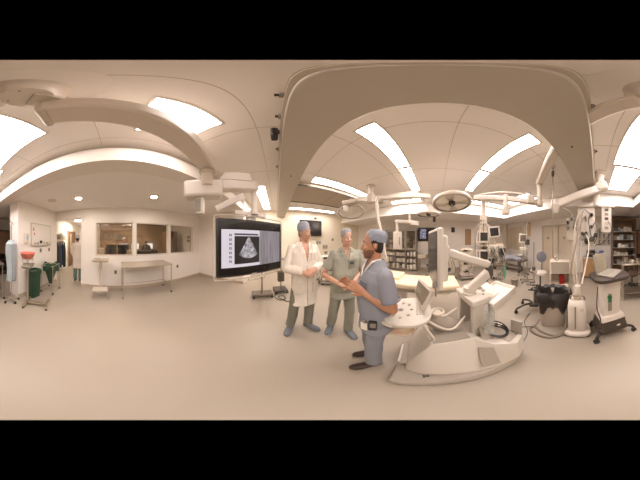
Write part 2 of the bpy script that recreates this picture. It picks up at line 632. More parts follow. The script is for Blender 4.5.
    o.stack([(1.38 * s, (0.178 * wide + 0.02) * s, 0.118 * s, l.x * s, (l.y - 0.004) * s), (1.43 * s, (0.160 * wide + 0.012) * s, 0.098 * s, l.x * s, (l.y - 0.010) * s), (1.475 * s, (0.105 * wide + 0.014) * s, 0.084 * s, l.x * s, (l.y - 0.014) * s), (1.505 * s, 0.078 * s, 0.074 * s, l.x * s, (l.y - 0.016) * s)], 28, 2.2)
    for k in (1, -1):
        sd, el_, wr = arms[k]
        o.ball(sd, 0.072 * s, 14)
        if coat:
            o.tube([sd, sd * 0.5 + el_ * 0.5, el_], [0.070 * s, 0.066 * s, 0.060 * s], 16)
            o.ball(el_, 0.060 * s, 14)
            o.tube([el_, el_ * 0.5 + wr * 0.5, el_ * 0.06 + wr * 0.94], [0.060 * s, 0.056 * s, 0.050 * s], 16)
        else:
            q = sd * 0.30 + el_ * 0.70
            o.tube([sd, sd * 0.6 + el_ * 0.4, q], [0.070 * s, 0.072 * s, 0.076 * s], 16)
    om = fuse(o, 0.008, 4, 'top')
    zv = sp.get('vneck', 1.33) * s
    lx, ly = l.x * s, l.y * s
    slope = sp.get('vslope', 0.42)
    cut(om, lambda c: (c.y - ly > 0.012 and c.z > zv and abs(c.x - lx) < (c.z - zv) * slope and abs(c.x - lx) < 0.075 * s) or (c.z > 1.497 * s and abs(c.x - lx) < 0.072 * s))
    wrinkle(om, 0.0085, 8, 0.7)
    top = mesh_obj('lab_coat' if coat else 'scrub_shirt', om, tm_, t)
    so = top.modifiers.new('thick', 'SOLIDIFY')
    so.thickness = 0.004
    return t, top, arms, s, Hp, lz


GREENS = (132, 136, 118)
# the man in the white coat
t, top, arms, s, Hp, lz = person(
    'person in white lab coat and pale blue cap, hands clasped, beside the big display', (0.455, 1.66), 174, 1.84,
    dict(id='coat', skin=(204, 158, 132), hair=(150, 138, 126), top=(236, 228, 214), trousers=(126, 124, 110), shoes=(112, 116, 122), shoe_label='blue-grey shoe cover',
         coat=0.56, belly=1.12, wide=1.06, turn=30, nod=-4, cap=dict(c=(156, 161, 172), top=0.255, tilt=4, label='pale blue surgical cap'), shoe_size=1.12,
         feet=((0.235, 0.0, -28), (-0.06, 0.04, 26)), vneck=1.22, vslope=0.22,
         rarm=((0.295, 0.02, 1.135), (0.085, 0.235, 1.115)), larm=((-0.295, 0.02, 1.135), (-0.085, 0.225, 1.13)),
         rhand=dict(d=(-0.95, 0.30, -0.08), n=(0.2, 0.75, 0.65), side=1, curl=(0.35, 0.5, 0.4)), lhand=dict(d=(0.93, 0.36, 0.05), n=(-0.2, 0.8, 0.6), side=-1, curl=(0.5, 0.6, 0.5))))
obj('coat_seam', MB().tube([V((0.004, 0.168, 1.18)) * s, V((0.004, 0.165, 1.0)) * s, V((0.004, 0.166, 0.80)) * s, V((0.006, 0.174, 0.585)) * s], 0.004, 6), mat('coat_seam', (170, 160, 144), 0.8), top)
for sx_ in (-1, 1):
    lap = MB().prism([(0.015 * sx_, 1.20), (0.085 * sx_, 1.50), (0.115 * sx_, 1.42), (0.075 * sx_, 1.30)], 0.0, 0.010, lambda u, v, d: V((u * s, (d + 0.150 - max(0, v - 1.25) * 0.24) * s, v * s)))
    obj('lapel', lap, mat('coat_lapel', (226, 217, 202), 0.85), top)
obj('chest_pocket', MB().box(V((-0.105, 0.146, 1.30)) * s, (0.10 * s, 0.008, 0.11 * s), rot(rz=0.25)), mat('coat_lapel', (226, 217, 202), 0.85), top)
for sx_ in (-1, 1):
    obj('side_pocket', MB().box(V((0.13 * sx_, 0.150, 0.86)) * s, (0.13 * s, 0.010, 0.15 * s), rot(rz=-0.42 * sx_)), mat('coat_lapel', (226, 217, 202), 0.85), top)

# the man in green-grey scrubs
t, top, arms, s, Hp, lz = person(
    'person in green-grey scrubs and grey cap standing between the other two', (0.975, 1.265), 206, 1.75,
    dict(id='green', skin=(208, 164, 138), hair=(120, 104, 90), top=(158, 158, 144), trousers=(146, 146, 132), shoes=(116, 124, 132), shoe_label='blue-grey shoe cover',
         belly=1.22, wide=1.10, turn=8, nod=-3, cap=dict(c=(152, 154, 160), top=0.232, tilt=6, label='grey-blue surgical cap'), shoe_size=1.1,
         lean=(-0.05, 0, 0), feet=((0.19, -0.10, -20), (-0.06, 0.07, 14)), vneck=1.345,
         rarm=((0.310, 0.0, 1.115), (0.085, 0.245, 1.05)), larm=((-0.310, 0.0, 1.115), (-0.075, 0.255, 1.06)),
         rhand=dict(d=(-0.92, 0.35, -0.15), n=(0.25, 0.7, 0.65), side=1), lhand=dict(d=(0.9, 0.40, -0.1), n=(-0.2, 0.75, 0.6), side=-1, curl=(0.5, 0.6, 0.5))))
obj('neck_trim', MB().tube([V((-0.078, 0.062, 1.49)) * s, V((-0.04, 0.112, 1.42)) * s, V((0, 0.138, 1.345)) * s, V((0.04, 0.112, 1.42)) * s, V((0.078, 0.062, 1.49)) * s], 0.006, 6), mat('trim_green', (138, 138, 124), 0.85), top)
obj('chest_pocket', MB().box(V((-0.095, 0.142, 1.28)) * s, (0.11 * s, 0.008, 0.12 * s), rot(rz=0.22)), mat('trim_green', (138, 138, 124), 0.85), top)
obj('pocket_mark', MB().box(V((-0.095, 0.150, 1.30)) * s, (0.06 * s, 0.004, 0.03 * s), rot(rz=0.22)), mat('mark_dark', (70, 74, 76), 0.8), top)

# the man in blue scrubs, seen from his left side
t, top, arms, s, Hp, lz = person(
    'person in blue scrubs with dark hair, seen in profile, gesturing with open hands', (0.788, 0.552), -56, 1.68,
    dict(id='blue', skin=(180, 130, 100), hair=(40, 31, 27), top=(138, 140, 148), trousers=(134, 136, 144), shoes=(52, 36, 30), shoe_label='dark brown leather shoe',
         belly=1.25, wide=1.12, turn=-14, nod=0, beard=(122, 88, 68), cap=dict(c=(142, 147, 158), top=0.230, tilt=8, label='blue surgical cap'), shoe_size=1.05,
         feet=((0.09, -0.01, -2), (-0.11, 0.05, 6)), vneck=1.35,
         rarm=((0.27, 0.05, 1.14), (0.08, 0.21, 1.24)), larm=((-0.27, -0.05, 1.12), (-0.13, 0.14, 1.25)),
         rhand=dict(d=(-0.15, 0.75, 0.62), n=(0.9, 0.1, 0.3), side=1, curl=(0.25, 0.3, 0.25), spread=0.2, thumb=0.9),
         lhand=dict(d=(0.22, 0.80, 0.55), n=(-0.9, 0.25, 0.2), side=-1, curl=(0.25, 0.35, 0.3), spread=0.2, thumb=0.9)))
obj('collar', MB().tube([V((-0.082, -0.04, 1.505)) * s, V((-0.080, 0.05, 1.49)) * s, V((-0.045, 0.102, 1.42)) * s, V((0, 0.128, 1.352)) * s, V((0.045, 0.102, 1.42)) * s, V((0.080, 0.05, 1.49)) * s, V((0.082, -0.04, 1.505)) * s], 0.008, 6), mat('white_undershirt', (226, 222, 216), 0.85), top)
obj('chest_pocket', MB().box(V((-0.09, 0.132, 1.27)) * s, (0.11 * s, 0.008, 0.13 * s), rot(rz=0.25)), mat('trim_blue', (120, 124, 137), 0.85), top)
obj('sleeve_hem', MB().torus(arms[-1][0] * 0.30 + arms[-1][1] * 0.70, 0.078 * s, 0.006, n=26, M=(arms[-1][1] - arms[-1][0]).to_track_quat('Z', 'Y').to_matrix().to_4x4()), mat('trim_blue', (120, 124, 137), 0.85), top)
tie = obj('waist_tie', MB().tube(smooth_path([V((-0.02, 0.152, 0.98)) * s, V((-0.04, 0.17, 0.90)) * s, V((-0.03, 0.165, 0.80)) * s], 4), 0.007, 6), mat('white_undershirt', (226, 222, 216), 0.85), t)
ph = thing('belt_phone', 'black pager clipped to the waist of the person in blue scrubs', 'pager', (0, 0, 0), 0)
ph.location = world_of(t) @ (V((-0.190, 0.085, 0.93)) * s)
ph.rotation_euler = (0, 0, t.rotation_euler[2] + 1.15)
obj('case', MB().box((0, 0, 0), (0.065, 0.03, 0.105)), BLACK, ph, bevel=0.008)
obj('screen', MB().box((0, 0.016, 0.012), (0.045, 0.003, 0.05)), GREY, ph)
bdg = thing('badge', 'white badge card hanging at the waist of the person in blue scrubs', 'badge', (0, 0, 0), 0)
bdg.location = world_of(t) @ (V((-0.145, 0.145, 0.90)) * s)
bdg.rotation_euler = (0, 0, t.rotation_euler[2] + 0.8)
obj('card', MB().box((0, 0, 0), (0.055, 0.006, 0.085)), PAPER, bdg)
obj('clip', MB().box((0, 0.0, 0.055), (0.02, 0.01, 0.03)), STEEL, bdg)

# the person in the doorway
t, top, arms, s, Hp, lz = person(
    'person in long white coat and teal trousers in the corridor beyond the doorway', (-4.03, -1.62), 270, 1.78,
    dict(id='hall', skin=(150, 110, 86), hair=(52, 42, 38), top=(226, 216, 206), trousers=(104, 124, 120), shoes=(96, 104, 108), shoe_label='grey shoe',
         coat=0.52, turn=10, cap=dict(c=(196, 192, 190), top=0.235, label='pale surgical cap'),
         feet=((0.10, 0.04, -6), (-0.10, -0.03, 6)), vneck=1.3, vslope=0.2,
         rarm=((0.26, -0.02, 1.13), (0.24, 0.10, 0.90)), larm=((-0.26, -0.02, 1.13), (-0.22, 0.12, 0.90)),
         rhand=dict(d=(0, 0.2, -1), n=(1, 0.1, 0), side=1), lhand=dict(d=(0, 0.2, -1), n=(-1, 0.1, 0), side=-1)))

# staff in the control room, seen through the glass
def staff(label, loc, az, H, i, top, cap, trousers=(90, 96, 100)):
    person(label, loc, az, H, dict(id=i, skin=(168, 122, 98), hair=(54, 44, 40), top=top, trousers=trousers, shoes=(60, 56, 54), shoe_label='dark shoe',
           cap=dict(c=cap, label='surgical cap') if cap else None, feet=((0.10, 0.02, -6), (-0.10, 0.0, 6)),
           rarm=((0.26, 0.02, 1.12), (0.16, 0.24, 1.08)), larm=((-0.26, 0.02, 1.12), (-0.16, 0.24, 1.08)),
           rhand=dict(d=(-0.3, 0.9, -0.2), n=(0.1, 0.2, 0.95), side=-1), lhand=dict(d=(0.3, 0.9, -0.2), n=(-0.1, 0.2, 0.95), side=1)))


staff('person in a pale blue cap and grey-blue scrubs behind the first observation window', (-5.75, 0.42), 100, 1.72, 'capped', (138, 148, 158), (186, 200, 214))
staff('dark-clothed person at the bright screens behind the middle observation window', (-5.42, 1.62), 280, 1.62, 'dark', (66, 60, 58), None, (58, 54, 52))
CZ = 3.12      # raised ceiling
SZ = 2.65      # lower ceiling around it


# ================================================================ shell
struct('floor', MB().span((-8.2, -7.2, -0.1), (6.3, 6.1, 0)), FLOORC)
struct('ceiling', MB().span((-1.7, -5.3, CZ), (6.3, 6.1, CZ + 0.1)), CEILC)

# lower ceilings; towards the raised field each ends in a sloping cove face
COVE = mat('dimmed_cove_paint', (232, 225, 216), 0.6, var=0.015)  # ceiling paint darkened on the west cove to hold down the light there
fW = lambda u, v, d: (u, d, v)
struct('ceiling_lower_west', MB().span((-3.7, -5.3, SZ), (-1.56, 3.75, CZ)), CEILC)
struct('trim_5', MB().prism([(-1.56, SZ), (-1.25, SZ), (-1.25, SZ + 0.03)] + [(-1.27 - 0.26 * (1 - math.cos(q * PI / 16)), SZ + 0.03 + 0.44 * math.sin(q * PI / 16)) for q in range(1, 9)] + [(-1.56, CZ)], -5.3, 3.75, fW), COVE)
fS = lambda u, v, d: (d, u, v)
struct('ceiling_lower_south', MB().prism([(-5.3, SZ), (-3.35, SZ), (-3.56, CZ), (-5.3, CZ)], -1.3, 6.3, fS), CEILC)
struct('ceiling_lower_east', MB().prism([(6.3, SZ), (4.3, SZ), (4.5, CZ), (6.3, CZ)], -3.5, 6.1, fW), CEILC)

# west wall with the doorway and the observation windows
w = MB()
X0, X1 = -3.70, -3.55
ZW0, ZW1 = 1.10, 2.16
WIN = [(-0.735, 0.585), (0.685, 1.975), (2.065, 3.29)]
w.span((X0, -5.3, 0), (X1, -2.45, CZ))
w.span((X0, -2.45, 2.33), (X1, -1.29, CZ))
w.span((X0, -1.29, 0), (X1, 3.9, ZW0))
w.span((X0, -1.29, ZW1), (X1, 3.9, CZ))
ys = [-1.29, WIN[0][0], WIN[0][1], WIN[1][0], WIN[1][1], WIN[2][0], WIN[2][1], 3.9]
for k in range(0, 8, 2):
    w.span((X0, ys[k], ZW0), (X1, ys[k + 1], ZW1))
struct('wall_west', w, WALLC)
for i, (a, b) in enumerate(WIN):
    g = MB().span((-3.635, a, ZW0), (-3.625, b, ZW1))
    o = struct('window_%d' % (i + 1), g, GLASSM)
    fr = MB()
    for (p, q) in (((a, ZW0), (a + 0.03, ZW1)), ((b - 0.03, ZW0), (b, ZW1)), ((a, ZW0), (b, ZW0 + 0.03)), ((a, ZW1 - 0.03), (b, ZW1))):
        fr.span((-3.66, p[0], p[1]), (-3.545, q[0], q[1]))
    obj('window_frame', fr, WHITE, o)

struct('wall_southwest', MB().span((-3.55, -2.86, 0), (-1.66, -2.40, SZ)), WALLC)
struct('wall_northwest', MB().span((-3.7, 3.75, 0), (-1.25, 6.1, CZ)), WALLC)
struct('wall_north', MB().span((-1.25, 5.9, 0), (6.3, 6.1, CZ)), mat('north_wall_paint', (240, 230, 208), 0.5, var=0.015, scale=1.2))
struct('wall_east', MB().span((6.1, -5.3, 0), (6.3, 5.9, CZ)), WALLC)
DX0, DX1, DZ = 1.09, 2.96, 2.28
w = MB()
w.span((-3.55, -5.3, 0), (DX0, -5.1, CZ))
w.span((DX1, -5.3, 0), (6.1, -5.1, CZ))
w.span((DX0, -5.3, DZ), (DX1, -5.1, CZ))
struct('wall_south', w, WALLC)
for i, (a, b, hx) in enumerate(((DX0, (DX0 + DX1) / 2, 1.685), ((DX0 + DX1) / 2, DX1, 2.63))):
    o = struct('door_%d' % (i + 2), MB().span((a + 0.015, -5.2, 0), (b - 0.015, -5.13, DZ - 0.015)), mat('door_leaf_paint', (216, 204, 184), 0.45, var=0.02))
    obj('door_viewport', MB().cyl((hx, -5.135, 1.70), (hx, -5.11, 1.70), 0.06, n=20), GREY, o)
    obj('door_pull', MB().tube([(a + 0.12 if i else b - 0.12, -5.13, 0.95), (a + 0.12 if i else b - 0.12, -5.08, 0.97), (a + 0.12 if i else b - 0.12, -5.08, 1.18), (a + 0.12 if i else b - 0.12, -5.13, 1.2)], 0.012, 8), STEEL, o)
t = MB()
t.span((DX0 - 0.06, -5.1, 0), (DX0 + 0.01, -5.085, DZ + 0.05))
t.span((DX1 - 0.01, -5.1, 0), (DX1 + 0.06, -5.085, DZ + 0.05))
t.span((DX0 - 0.06, -5.1, DZ - 0.01), (DX1 + 0.06, -5.085, DZ + 0.06))
struct('trim_1', t, PALE)

# baseboards
BASE = mat('baseboard_vinyl', (188, 172, 152), 0.5, var=0.03)
struct('baseboard_west', MB().span((-3.55, -1.29, 0), (-3.535, 3.75, 0.10)), BASE)
struct('baseboard_southwest', MB().span((-3.55, -2.40, 0), (-1.66, -2.385, 0.10)), BASE)
struct('baseboard_northwest', MB().span((-3.55, 3.735, 0), (-1.25, 3.75, 0.10)), BASE)
struct('baseboard_north', MB().span((-1.25, 5.885, 0), (6.1, 5.9, 0.10)), BASE)
struct('baseboard_east', MB().span((6.085, -5.1, 0), (6.1, 5.9, 0.10)), BASE)
struct('baseboard_south', MB().span((-3.55, -5.1, 0), (DX0 - 0.06, -5.085, 0.10)), BASE)

# door casing of the corridor opening
t = MB()
t.span((-3.55, -2.50, 0), (-3.54, -2.45, 2.38)).span((-3.55, -1.29, 0), (-3.54, -1.25, 2.38)).span((-3.55, -2.50, 2.33), (-3.54, -1.25, 2.38))
struct('trim_2', t, WALLC)

# corridor and control room behind the west wall
struct('ceiling_corridor', MB().span((-8.2, -7.2, 2.68), (-3.7, 6.1, 2.78)), CEILC)
struct('wall_corridor_south', MB().span((-8.2, -3.3, 0), (-3.7, -3.1, 2.68)), WALLC)
struct('wall_corridor_west', MB().span((-8.2, -3.1, 0), (-8.0, -1.2, 2.68)), WALLC)
struct('wall_corridor_north', MB().span((-8.0, -1.22, 0), (-3.7, -1.10, 2.68)), WALLC)
CTRL = mat('control_room_paint', (168, 142, 112), 0.6, var=0.04)
struct('wall_control_west', MB().span((-7.0, -1.1, 0), (-6.8, 3.9, 2.68)), CTRL)
struct('wall_control_north', MB().span((-6.8, 3.75, 0), (-3.7, 3.9, 2.68)), WALLC)
o = struct('door_1', MB().span((-7.15, -3.10, 0), (-5.95, -3.06, 2.12)), BROWN)
obj('door_window', MB().span((-6.42, -3.06, 1.05), (-6.30, -3.05, 1.95)), PALE, o)
obj('door_handle', MB().tube([(-6.06, -3.06, 1.02), (-6.06, -3.0, 1.02), (-6.2, -3.0, 1.02)], 0.012, 8), STEEL, o)
t = MB()
t.span((-5.95, -3.10, 0), (-5.88, -3.05, 2.18)).span((-7.22, -3.10, 0), (-7.15, -3.05, 2.18)).span((-7.22, -3.10, 2.12), (-5.88, -3.05, 2.18))
struct('trim_3', t, PALE)

# ceiling beam that crosses the room, with the rail on its flank
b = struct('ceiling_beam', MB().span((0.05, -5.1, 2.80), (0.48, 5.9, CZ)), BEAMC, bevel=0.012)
r = MB().span((0.030, -5.0, 2.83), (0.05, 5.8, 2.90))
r.span((0.026, -5.0, 2.895), (0.05, 5.8, 2.905))
obj('beam_rail', r, PALE, b)
for y in (-3.4, -1.1, 1.9, 3.6):
    obj('beam_screw', MB().cyl((0.27, y, 2.792), (0.27, y, 2.803), 0.014, n=12), DGREY, b)

# seams of the ceiling tiles
t = MB()
for x in (-1.22, -0.2, 0.9, 2.1, 3.3):
    t.span((x - 0.003, -3.4, CZ - 0.002), (x + 0.003, 5.85, CZ + 0.01))
for y in (-2.6, -1.4, -0.2, 1.0, 2.2):
    t.span((-1.4, y - 0.003, CZ - 0.002), (4.4, y + 0.003, CZ + 0.01))
struct('trim_4', t, mat('tile_seam', (186, 172, 154), 0.6))

# the unlit ceiling field in the north, shade put into its grey colour, and two dark rails
p = struct('ceiling_panel_north', MB().span((0.48, 2.66, 3.02), (3.1, 4.0, CZ)), mat('shaded_ceiling_panel', (176, 164, 146), 0.6, var=0.03))
obj('panel_rail', MB().span((0.48, 2.63, 3.0), (3.15, 2.66, 3.03)), DGREY, p)
obj('panel_rail', MB().span((0.48, 4.0, 3.0), (3.15, 4.03, 3.03)), DGREY, p)
obj('panel_seam', MB().span((1.85, 2.68, 3.012), (1.87, 3.98, 3.021)), GREY, p)

# ---------------------------------------------------------------- ceiling lights
LIGHTS = [
    ((-1.03, -0.48, 0.20, 0.80), 'square ceiling light panel beside the long white boom arm'),
    ((-0.86, -0.33, -1.90, -0.72), 'wide ceiling light panel nearest the round boom hub, right beside it'),
    ((-0.96, -0.38, -3.15, -1.98), 'wide ceiling light panel above the laptop cart, next to the lower south ceiling'),
    ((-0.66, -0.35, 2.95, 4.15), 'narrow ceiling light just above the big display, nearer half of its strip'),
    ((-0.66, -0.35, 4.23, 5.43), 'narrow ceiling light above the big display, farther half by the north wall'),
    ((0.76, 1.92, 0.53, 0.77), 'narrow ceiling light next to the beam, pointing at the patient table'),
    ((2.00, 3.18, 0.53, 0.77), 'narrow ceiling light just above the round surgical lamp, north strip'),
    ((0.70, 1.90, -1.13, -0.90), 'narrow ceiling light next to the beam, above the ultrasound machine'),
    ((1.99, 3.12, -1.13, -0.90), 'narrow ceiling light above the two stacked patient monitors'),
    ((0.92, 2.01, 2.29, 2.56), 'long ceiling light before the shaded ceiling field, half nearer the beam'),
    ((2.07, 3.25, 2.29, 2.56), 'long ceiling light before the shaded ceiling field, half nearer the yoke boom'),
    ((0.70, 1.96, 5.15, 5.40), 'long ceiling light along the north wall, half nearer the beam'),
    ((2.02, 3.30, 5.15, 5.40), 'long ceiling light along the north wall, half away from the beam'),
    ((2.20, 3.50, -3.30, -2.72), 'wide ceiling light panel before the south doors, behind the lamp arm'),
    ((3.95, 4.25, 0.65, 1.90), 'ceiling light at the east edge, above the glass front cabinet'),
    ((3.95, 4.25, -2.10, -0.95), 'ceiling light at the east edge, right behind the round surgical lamp'),
    ((3.95, 4.25, -3.30, -2.20), 'ceiling light at the east edge, above the tilted monitor'),
]
for (x0, x1, y0, y1), lab in LIGHTS:
    cx, cy = (x0 + x1) / 2, (y0 + y1) / 2
    t = thing('ceiling_light', lab, 'ceiling light', (cx, cy, CZ), 0, 'ceiling light panels')
    hx, hy = (x1 - x0) / 2, (y1 - y0) / 2
    f = MB()
    e = 0.025
    f.span((-hx - e, -hy - e, -0.014), (-hx, hy + e, 0)).span((hx, -hy - e, -0.014), (hx + e, hy + e, 0))
    f.span((-hx, -hy - e, -0.014), (hx, -hy, 0)).span((-hx, hy, -0.014), (hx, hy + e, 0))
    obj('frame', f, WHITE, t)
    obj('diffuser', MB().span((-hx, -hy, -0.008), (hx, hy, -0.002)), LAMP if min(hx, hy) > 0.2 else STRIP, t)

DL = [((-2.55, -1.00, SZ), 'round recessed downlight above the doorway side of the first window'),
      ((-2.47, 0.95, SZ), 'round recessed downlight in front of the middle observation window'),
      ((-5.90, -2.35, 2.68), 'bright ceiling light in the corridor beyond the doorway'),
      ((-5.00, -0.55, 2.68), 'ceiling light in the control room seen through first window, doorway end'),
      ((-5.00, 0.25, 2.68), 'ceiling light in the control room seen through first window, second along'),
      ((-5.30, 1.50, 2.68), 'ceiling light in the control room seen through the middle window')]
for i, (p, lab) in enumerate(DL):
    t = thing('ceiling_downlight', lab, 'ceiling light', p, 0, 'round ceiling downlights')
    rr = 0.075 if i < 2 else 0.20
    obj('trim_ring', MB().lathe([(rr + 0.03, 0), (rr + 0.03, -0.012), (rr, -0.014), (rr - 0.005, 0)]), WHITE, t)
    obj('lens', MB().lathe([(rr, -0.002), (rr - 0.002, -0.009), (0.01, -0.011)]), DOWN if i < 2 else (DOWNH if i == 2 else DOWNC), t)

# round speaker grille in the lower ceiling
t = thing('ceiling_speaker', 'round grey ceiling speaker grille over the green bag stand', 'speaker', (-2.35, -1.72, SZ))
obj('rim', MB().lathe([(0.13, 0), (0.13, -0.01), (0.115, -0.012), (0.11, 0)]), WHITE, t)
obj('grille', MB().lathe([(0.112, -0.002), (0.06, -0.008), (0.004, -0.009)]), mat('speaker_grille', (212, 202, 190), 0.6), t)
# ================================================================ helpers for equipment
def slab(c, thick):
    """Plate from four corners in order, thickened away from its face."""
    a, b, cc, d = [V(p) for p in c]
    n = (b - a).cross(d - a).normalized() * thick
    m = MB()
    m.ring_loft([[a, b, cc, d], [a - n, b - n, cc - n, d - n]])
    return m


def bar(a, b, w, h):
    """Box-section beam between two points (w across, h high)."""
    a, b = V(a), V(b)
    t = (b - a).normalized()
    ref = V((0, 0, 1)) if abs(t.z) < 0.95 else V((0, 1, 0))
    s = t.cross(ref).normalized() * (w / 2)
    u = s.cross(t).normalized() * (h / 2)
    m = MB()
    m.ring_loft([[a + s + u, a - s + u, a - s - u, a + s - u], [b + s + u, b - s + u, b - s - u, b + s - u]])
    return m


def caster(parent, x, y, r=0.04, z=None):
    """Swivel caster: fork on the parent, tyre as its sub-part; its wheel touches z = 0 of the thing."""
    c = obj('caster', MB().cyl((x, y, r * 1.2), (x, y, r * 2.6), r * 0.35, n=10).box((x + r * 0.25, y, r * 1.6), (r * 0.9, r * 1.1, r * 1.4)), DGREY, parent)
    obj('tyre', MB().cyl((x + r * 0.35, y - r * 0.35, r), (x + r * 0.35, y + r * 0.35, r), r, n=16), RUBBER, c)
    return c


def star_base(parent, n, R, z=0.075, r=0.018, m=None, cr=0.03):
    for k in range(n):
        a = 2 * PI * k / n + 0.3
        obj('leg', MB().tube([(0, 0, z + 0.03), (R * 0.5 * math.cos(a), R * 0.5 * math.sin(a), z + 0.015), (R * math.cos(a), R * math.sin(a), z)], [r * 1.3, r * 1.1, r], 8), m or DGREY, parent)
        caster(parent, R * math.cos(a), R * math.sin(a), cr)


# ================================================================ display boom and the big display
t = thing('ceiling_boom', 'long white ceiling boom arm that carries the big display', 'ceiling boom', (-0.28, -0.34, CZ))
obj('ceiling_cover', MB().lathe([(0.33, 0), (0.33, -0.006), (0.31, -0.012), (0.02, -0.016)], (-0.28, -0.34, CZ)), CEILC, t, world=True)
hub = obj('hub', MB().lathe([(0.19, 0.23), (0.165, 0.20), (0.135, 0.10), (0.13, 0.02), (0.12, 0), (0.01, -0.002)], (-0.28, -0.34, 2.88), n=36), WHITE, t, world=True)
for a in range(4):
    q = (-0.28 + 0.09 * math.cos(a * PI / 2 + 0.6), -0.34 + 0.09 * math.sin(a * PI / 2 + 0.6))
    obj('screw', MB().cyl((*q, 2.874), (*q, 2.884), 0.007, n=10), GREY, hub, world=True)
obj('hub_bracket', bar((-0.30, -0.34, 2.90), (-0.50, -0.24, 2.86), 0.16, 0.10), PALE, t, bevel=0.012, world=True)
BOOMM = mat('boom_enamel', (214, 203, 188), 0.4, var=0.015)
arm = obj('arm', bar((-0.44, -0.37, 2.765), (-0.92, 1.15, 2.73), 0.21, 0.23), BOOMM, t, bevel=0.03, world=True)
obj('arm_end_cap', bar((-0.452, -0.345, 2.755), (-0.43, -0.40, 2.755), 0.215, 0.25), PALE, arm, bevel=0.02, world=True)
kn = obj('elbow', MB().lathe([(0.02, 0.50), (0.11, 0.49), (0.115, 0.27), (0.10, 0.26), (0.10, 0.20), (0.085, 0.19), (0.085, 0.0), (0.02, -0.01)], (-0.93, 1.15, 2.36), n=30), BOOMM, t, world=True)
obj('elbow_ring', MB().torus((-0.93, 1.15, 2.60), 0.108, 0.012), PALE, kn, world=True)
obj('joint_housing', MB().box((-1.03, 1.18, 2.33), (0.58, 0.24, 0.27), rot(rz=math.radians(38))), WHITE, t, bevel=0.045, world=True, seg=3)
obj('lower_arm', bar((-0.90, 1.34, 2.405), (-0.34, 1.60, 2.405), 0.15, 0.16), WHITE, t, bevel=0.025, world=True)
obj('arm_cover', slab([(-0.86, 1.30, 2.49), (-0.36, 1.53, 2.49), (-0.40, 1.50, 2.62), (-0.74, 1.33, 2.62)], 0.06), WHITE, t, bevel=0.01, world=True)
obj('drop_post', MB().lathe([(0.075, 0.12), (0.075, 0.0), (0.05, -0.02), (0.045, -0.33), (0.065, -0.34), (0.065, -0.40)], (-0.355, 1.605, 2.37)), WHITE, t, world=True)
obj('brace', bar((-0.86, 1.27, 2.02), (-0.50, 1.50, 2.24), 0.05, 0.09), WHITE, t, bevel=0.01, world=True)

RZM = math.radians(42.3)
t = thing('display_monitor', 'huge black-framed display on the boom showing a fan-shaped ultrasound picture', 'display', (-0.35, 1.55, 1.095), RZM)
W2, H2, ZC = 0.58, 0.38, 0.40
obj('housing', MB().box((0, 0.03, ZC), (2 * W2, 0.09, 2 * H2)), BLACK, t, bevel=0.02, seg=3)
obj('screen', MB().box((0, -0.0165, ZC), (2 * W2 - 0.06, 0.004, 2 * H2 - 0.07)), mat('display_black', (20, 17, 16), 0.25), t)
sx = lambda u: (-W2 + 0.03) + u * (2 * W2 - 0.06)
sz = lambda v: ZC + H2 - 0.035 - v * (2 * H2 - 0.07)
pic = obj('picture', MB().span((sx(0.035), -0.0195, sz(0.155)), (sx(0.985), -0.0185, sz(0.86))), glow('screen_white', (214, 208, 214), 0.9), t)
pic['label'] = 'lit picture with a toolbar and two scan images'
obj('scan_image', MB().span((sx(0.205), -0.0215, sz(0.275)), (sx(0.58), -0.0195, sz(0.80))), glow('scan_black', (20, 18, 20), 0.6), pic)
fan = []
ax, az_, R = sx(0.41), sz(0.30), 0.275
for k in range(15):
    a = -PI / 2 + math.radians(-36 + 72 * k / 14)
    fan.append((ax + R * math.cos(a) * 0.95, az_ + R * math.sin(a)))
FANM = screen_noise('echo_fan', (40, 38, 42), (205, 200, 205), 0.9, (7, 7, 7))
obj('echo_fan', MB().prism([(ax - 0.012, az_), ] + fan + [(ax + 0.012, az_)], -0.0235, -0.0215, lambda u, v, d: (u, d, v)), FANM, pic)
obj('xray_image', MB().span((sx(0.585), -0.0215, sz(0.157)), (sx(0.983), -0.0195, sz(0.858))), screen_noise('xray', (120, 112, 118), (150, 142, 148), 0.85, (10, 4, 1.0), 3), pic)
ICD = glow('icon_dark', (70, 66, 78), 0.8)
for k in range(7):
    z = sz(0.26 + 0.08 * k)
    ic = MB().span((sx(0.135), -0.021, z - 0.014), (sx(0.168), -0.0195, z - 0.006)).span((sx(0.135), -0.021, z + 0.006), (sx(0.168), -0.0195, z + 0.014))
    ic.span((sx(0.135), -0.021, z - 0.006), (sx(0.144), -0.0195, z + 0.006)).span((sx(0.159), -0.021, z - 0.006), (sx(0.168), -0.0195, z + 0.006))
    obj('toolbar_icon', ic, ICD, pic)
obj('toolbar_line', MB().span((sx(0.205), -0.021, sz(0.258)), (sx(0.56), -0.0195, sz(0.225))), ICD, pic)
lg = MB().span((-0.045, -0.0185, ZC - H2 + 0.012), (0.045, -0.0155, ZC - H2 + 0.022))
obj('front_mark', lg, PALE, t)
e = 0.035
fr = MB().tube(smooth_path([(-W2 - e, 0.0, ZC + H2 - 0.02), (-W2 + 0.03, 0.0, ZC + H2 + e), (0, 0, ZC + H2 + e + 0.01), (W2 - 0.04, 0.0, ZC + H2 + e), (W2 + e * 0.4, 0.0, ZC + H2 - 0.03), (W2 + e * 0.4, 0, ZC), (W2 + e * 0.4, 0.0, ZC - H2 + 0.02), (W2 - 0.05, 0, ZC - H2 - e * 0.8), (0, 0, ZC - H2 - e), (-W2 + 0.03, 0, ZC - H2 - e), (-W2 - e, 0, ZC - H2 + 0.03), (-W2 - e, 0, ZC), (-W2 - e, 0.0, ZC + H2 - 0.02)], 6), 0.009, 10)
obj('bumper_frame', fr, PALE, t)
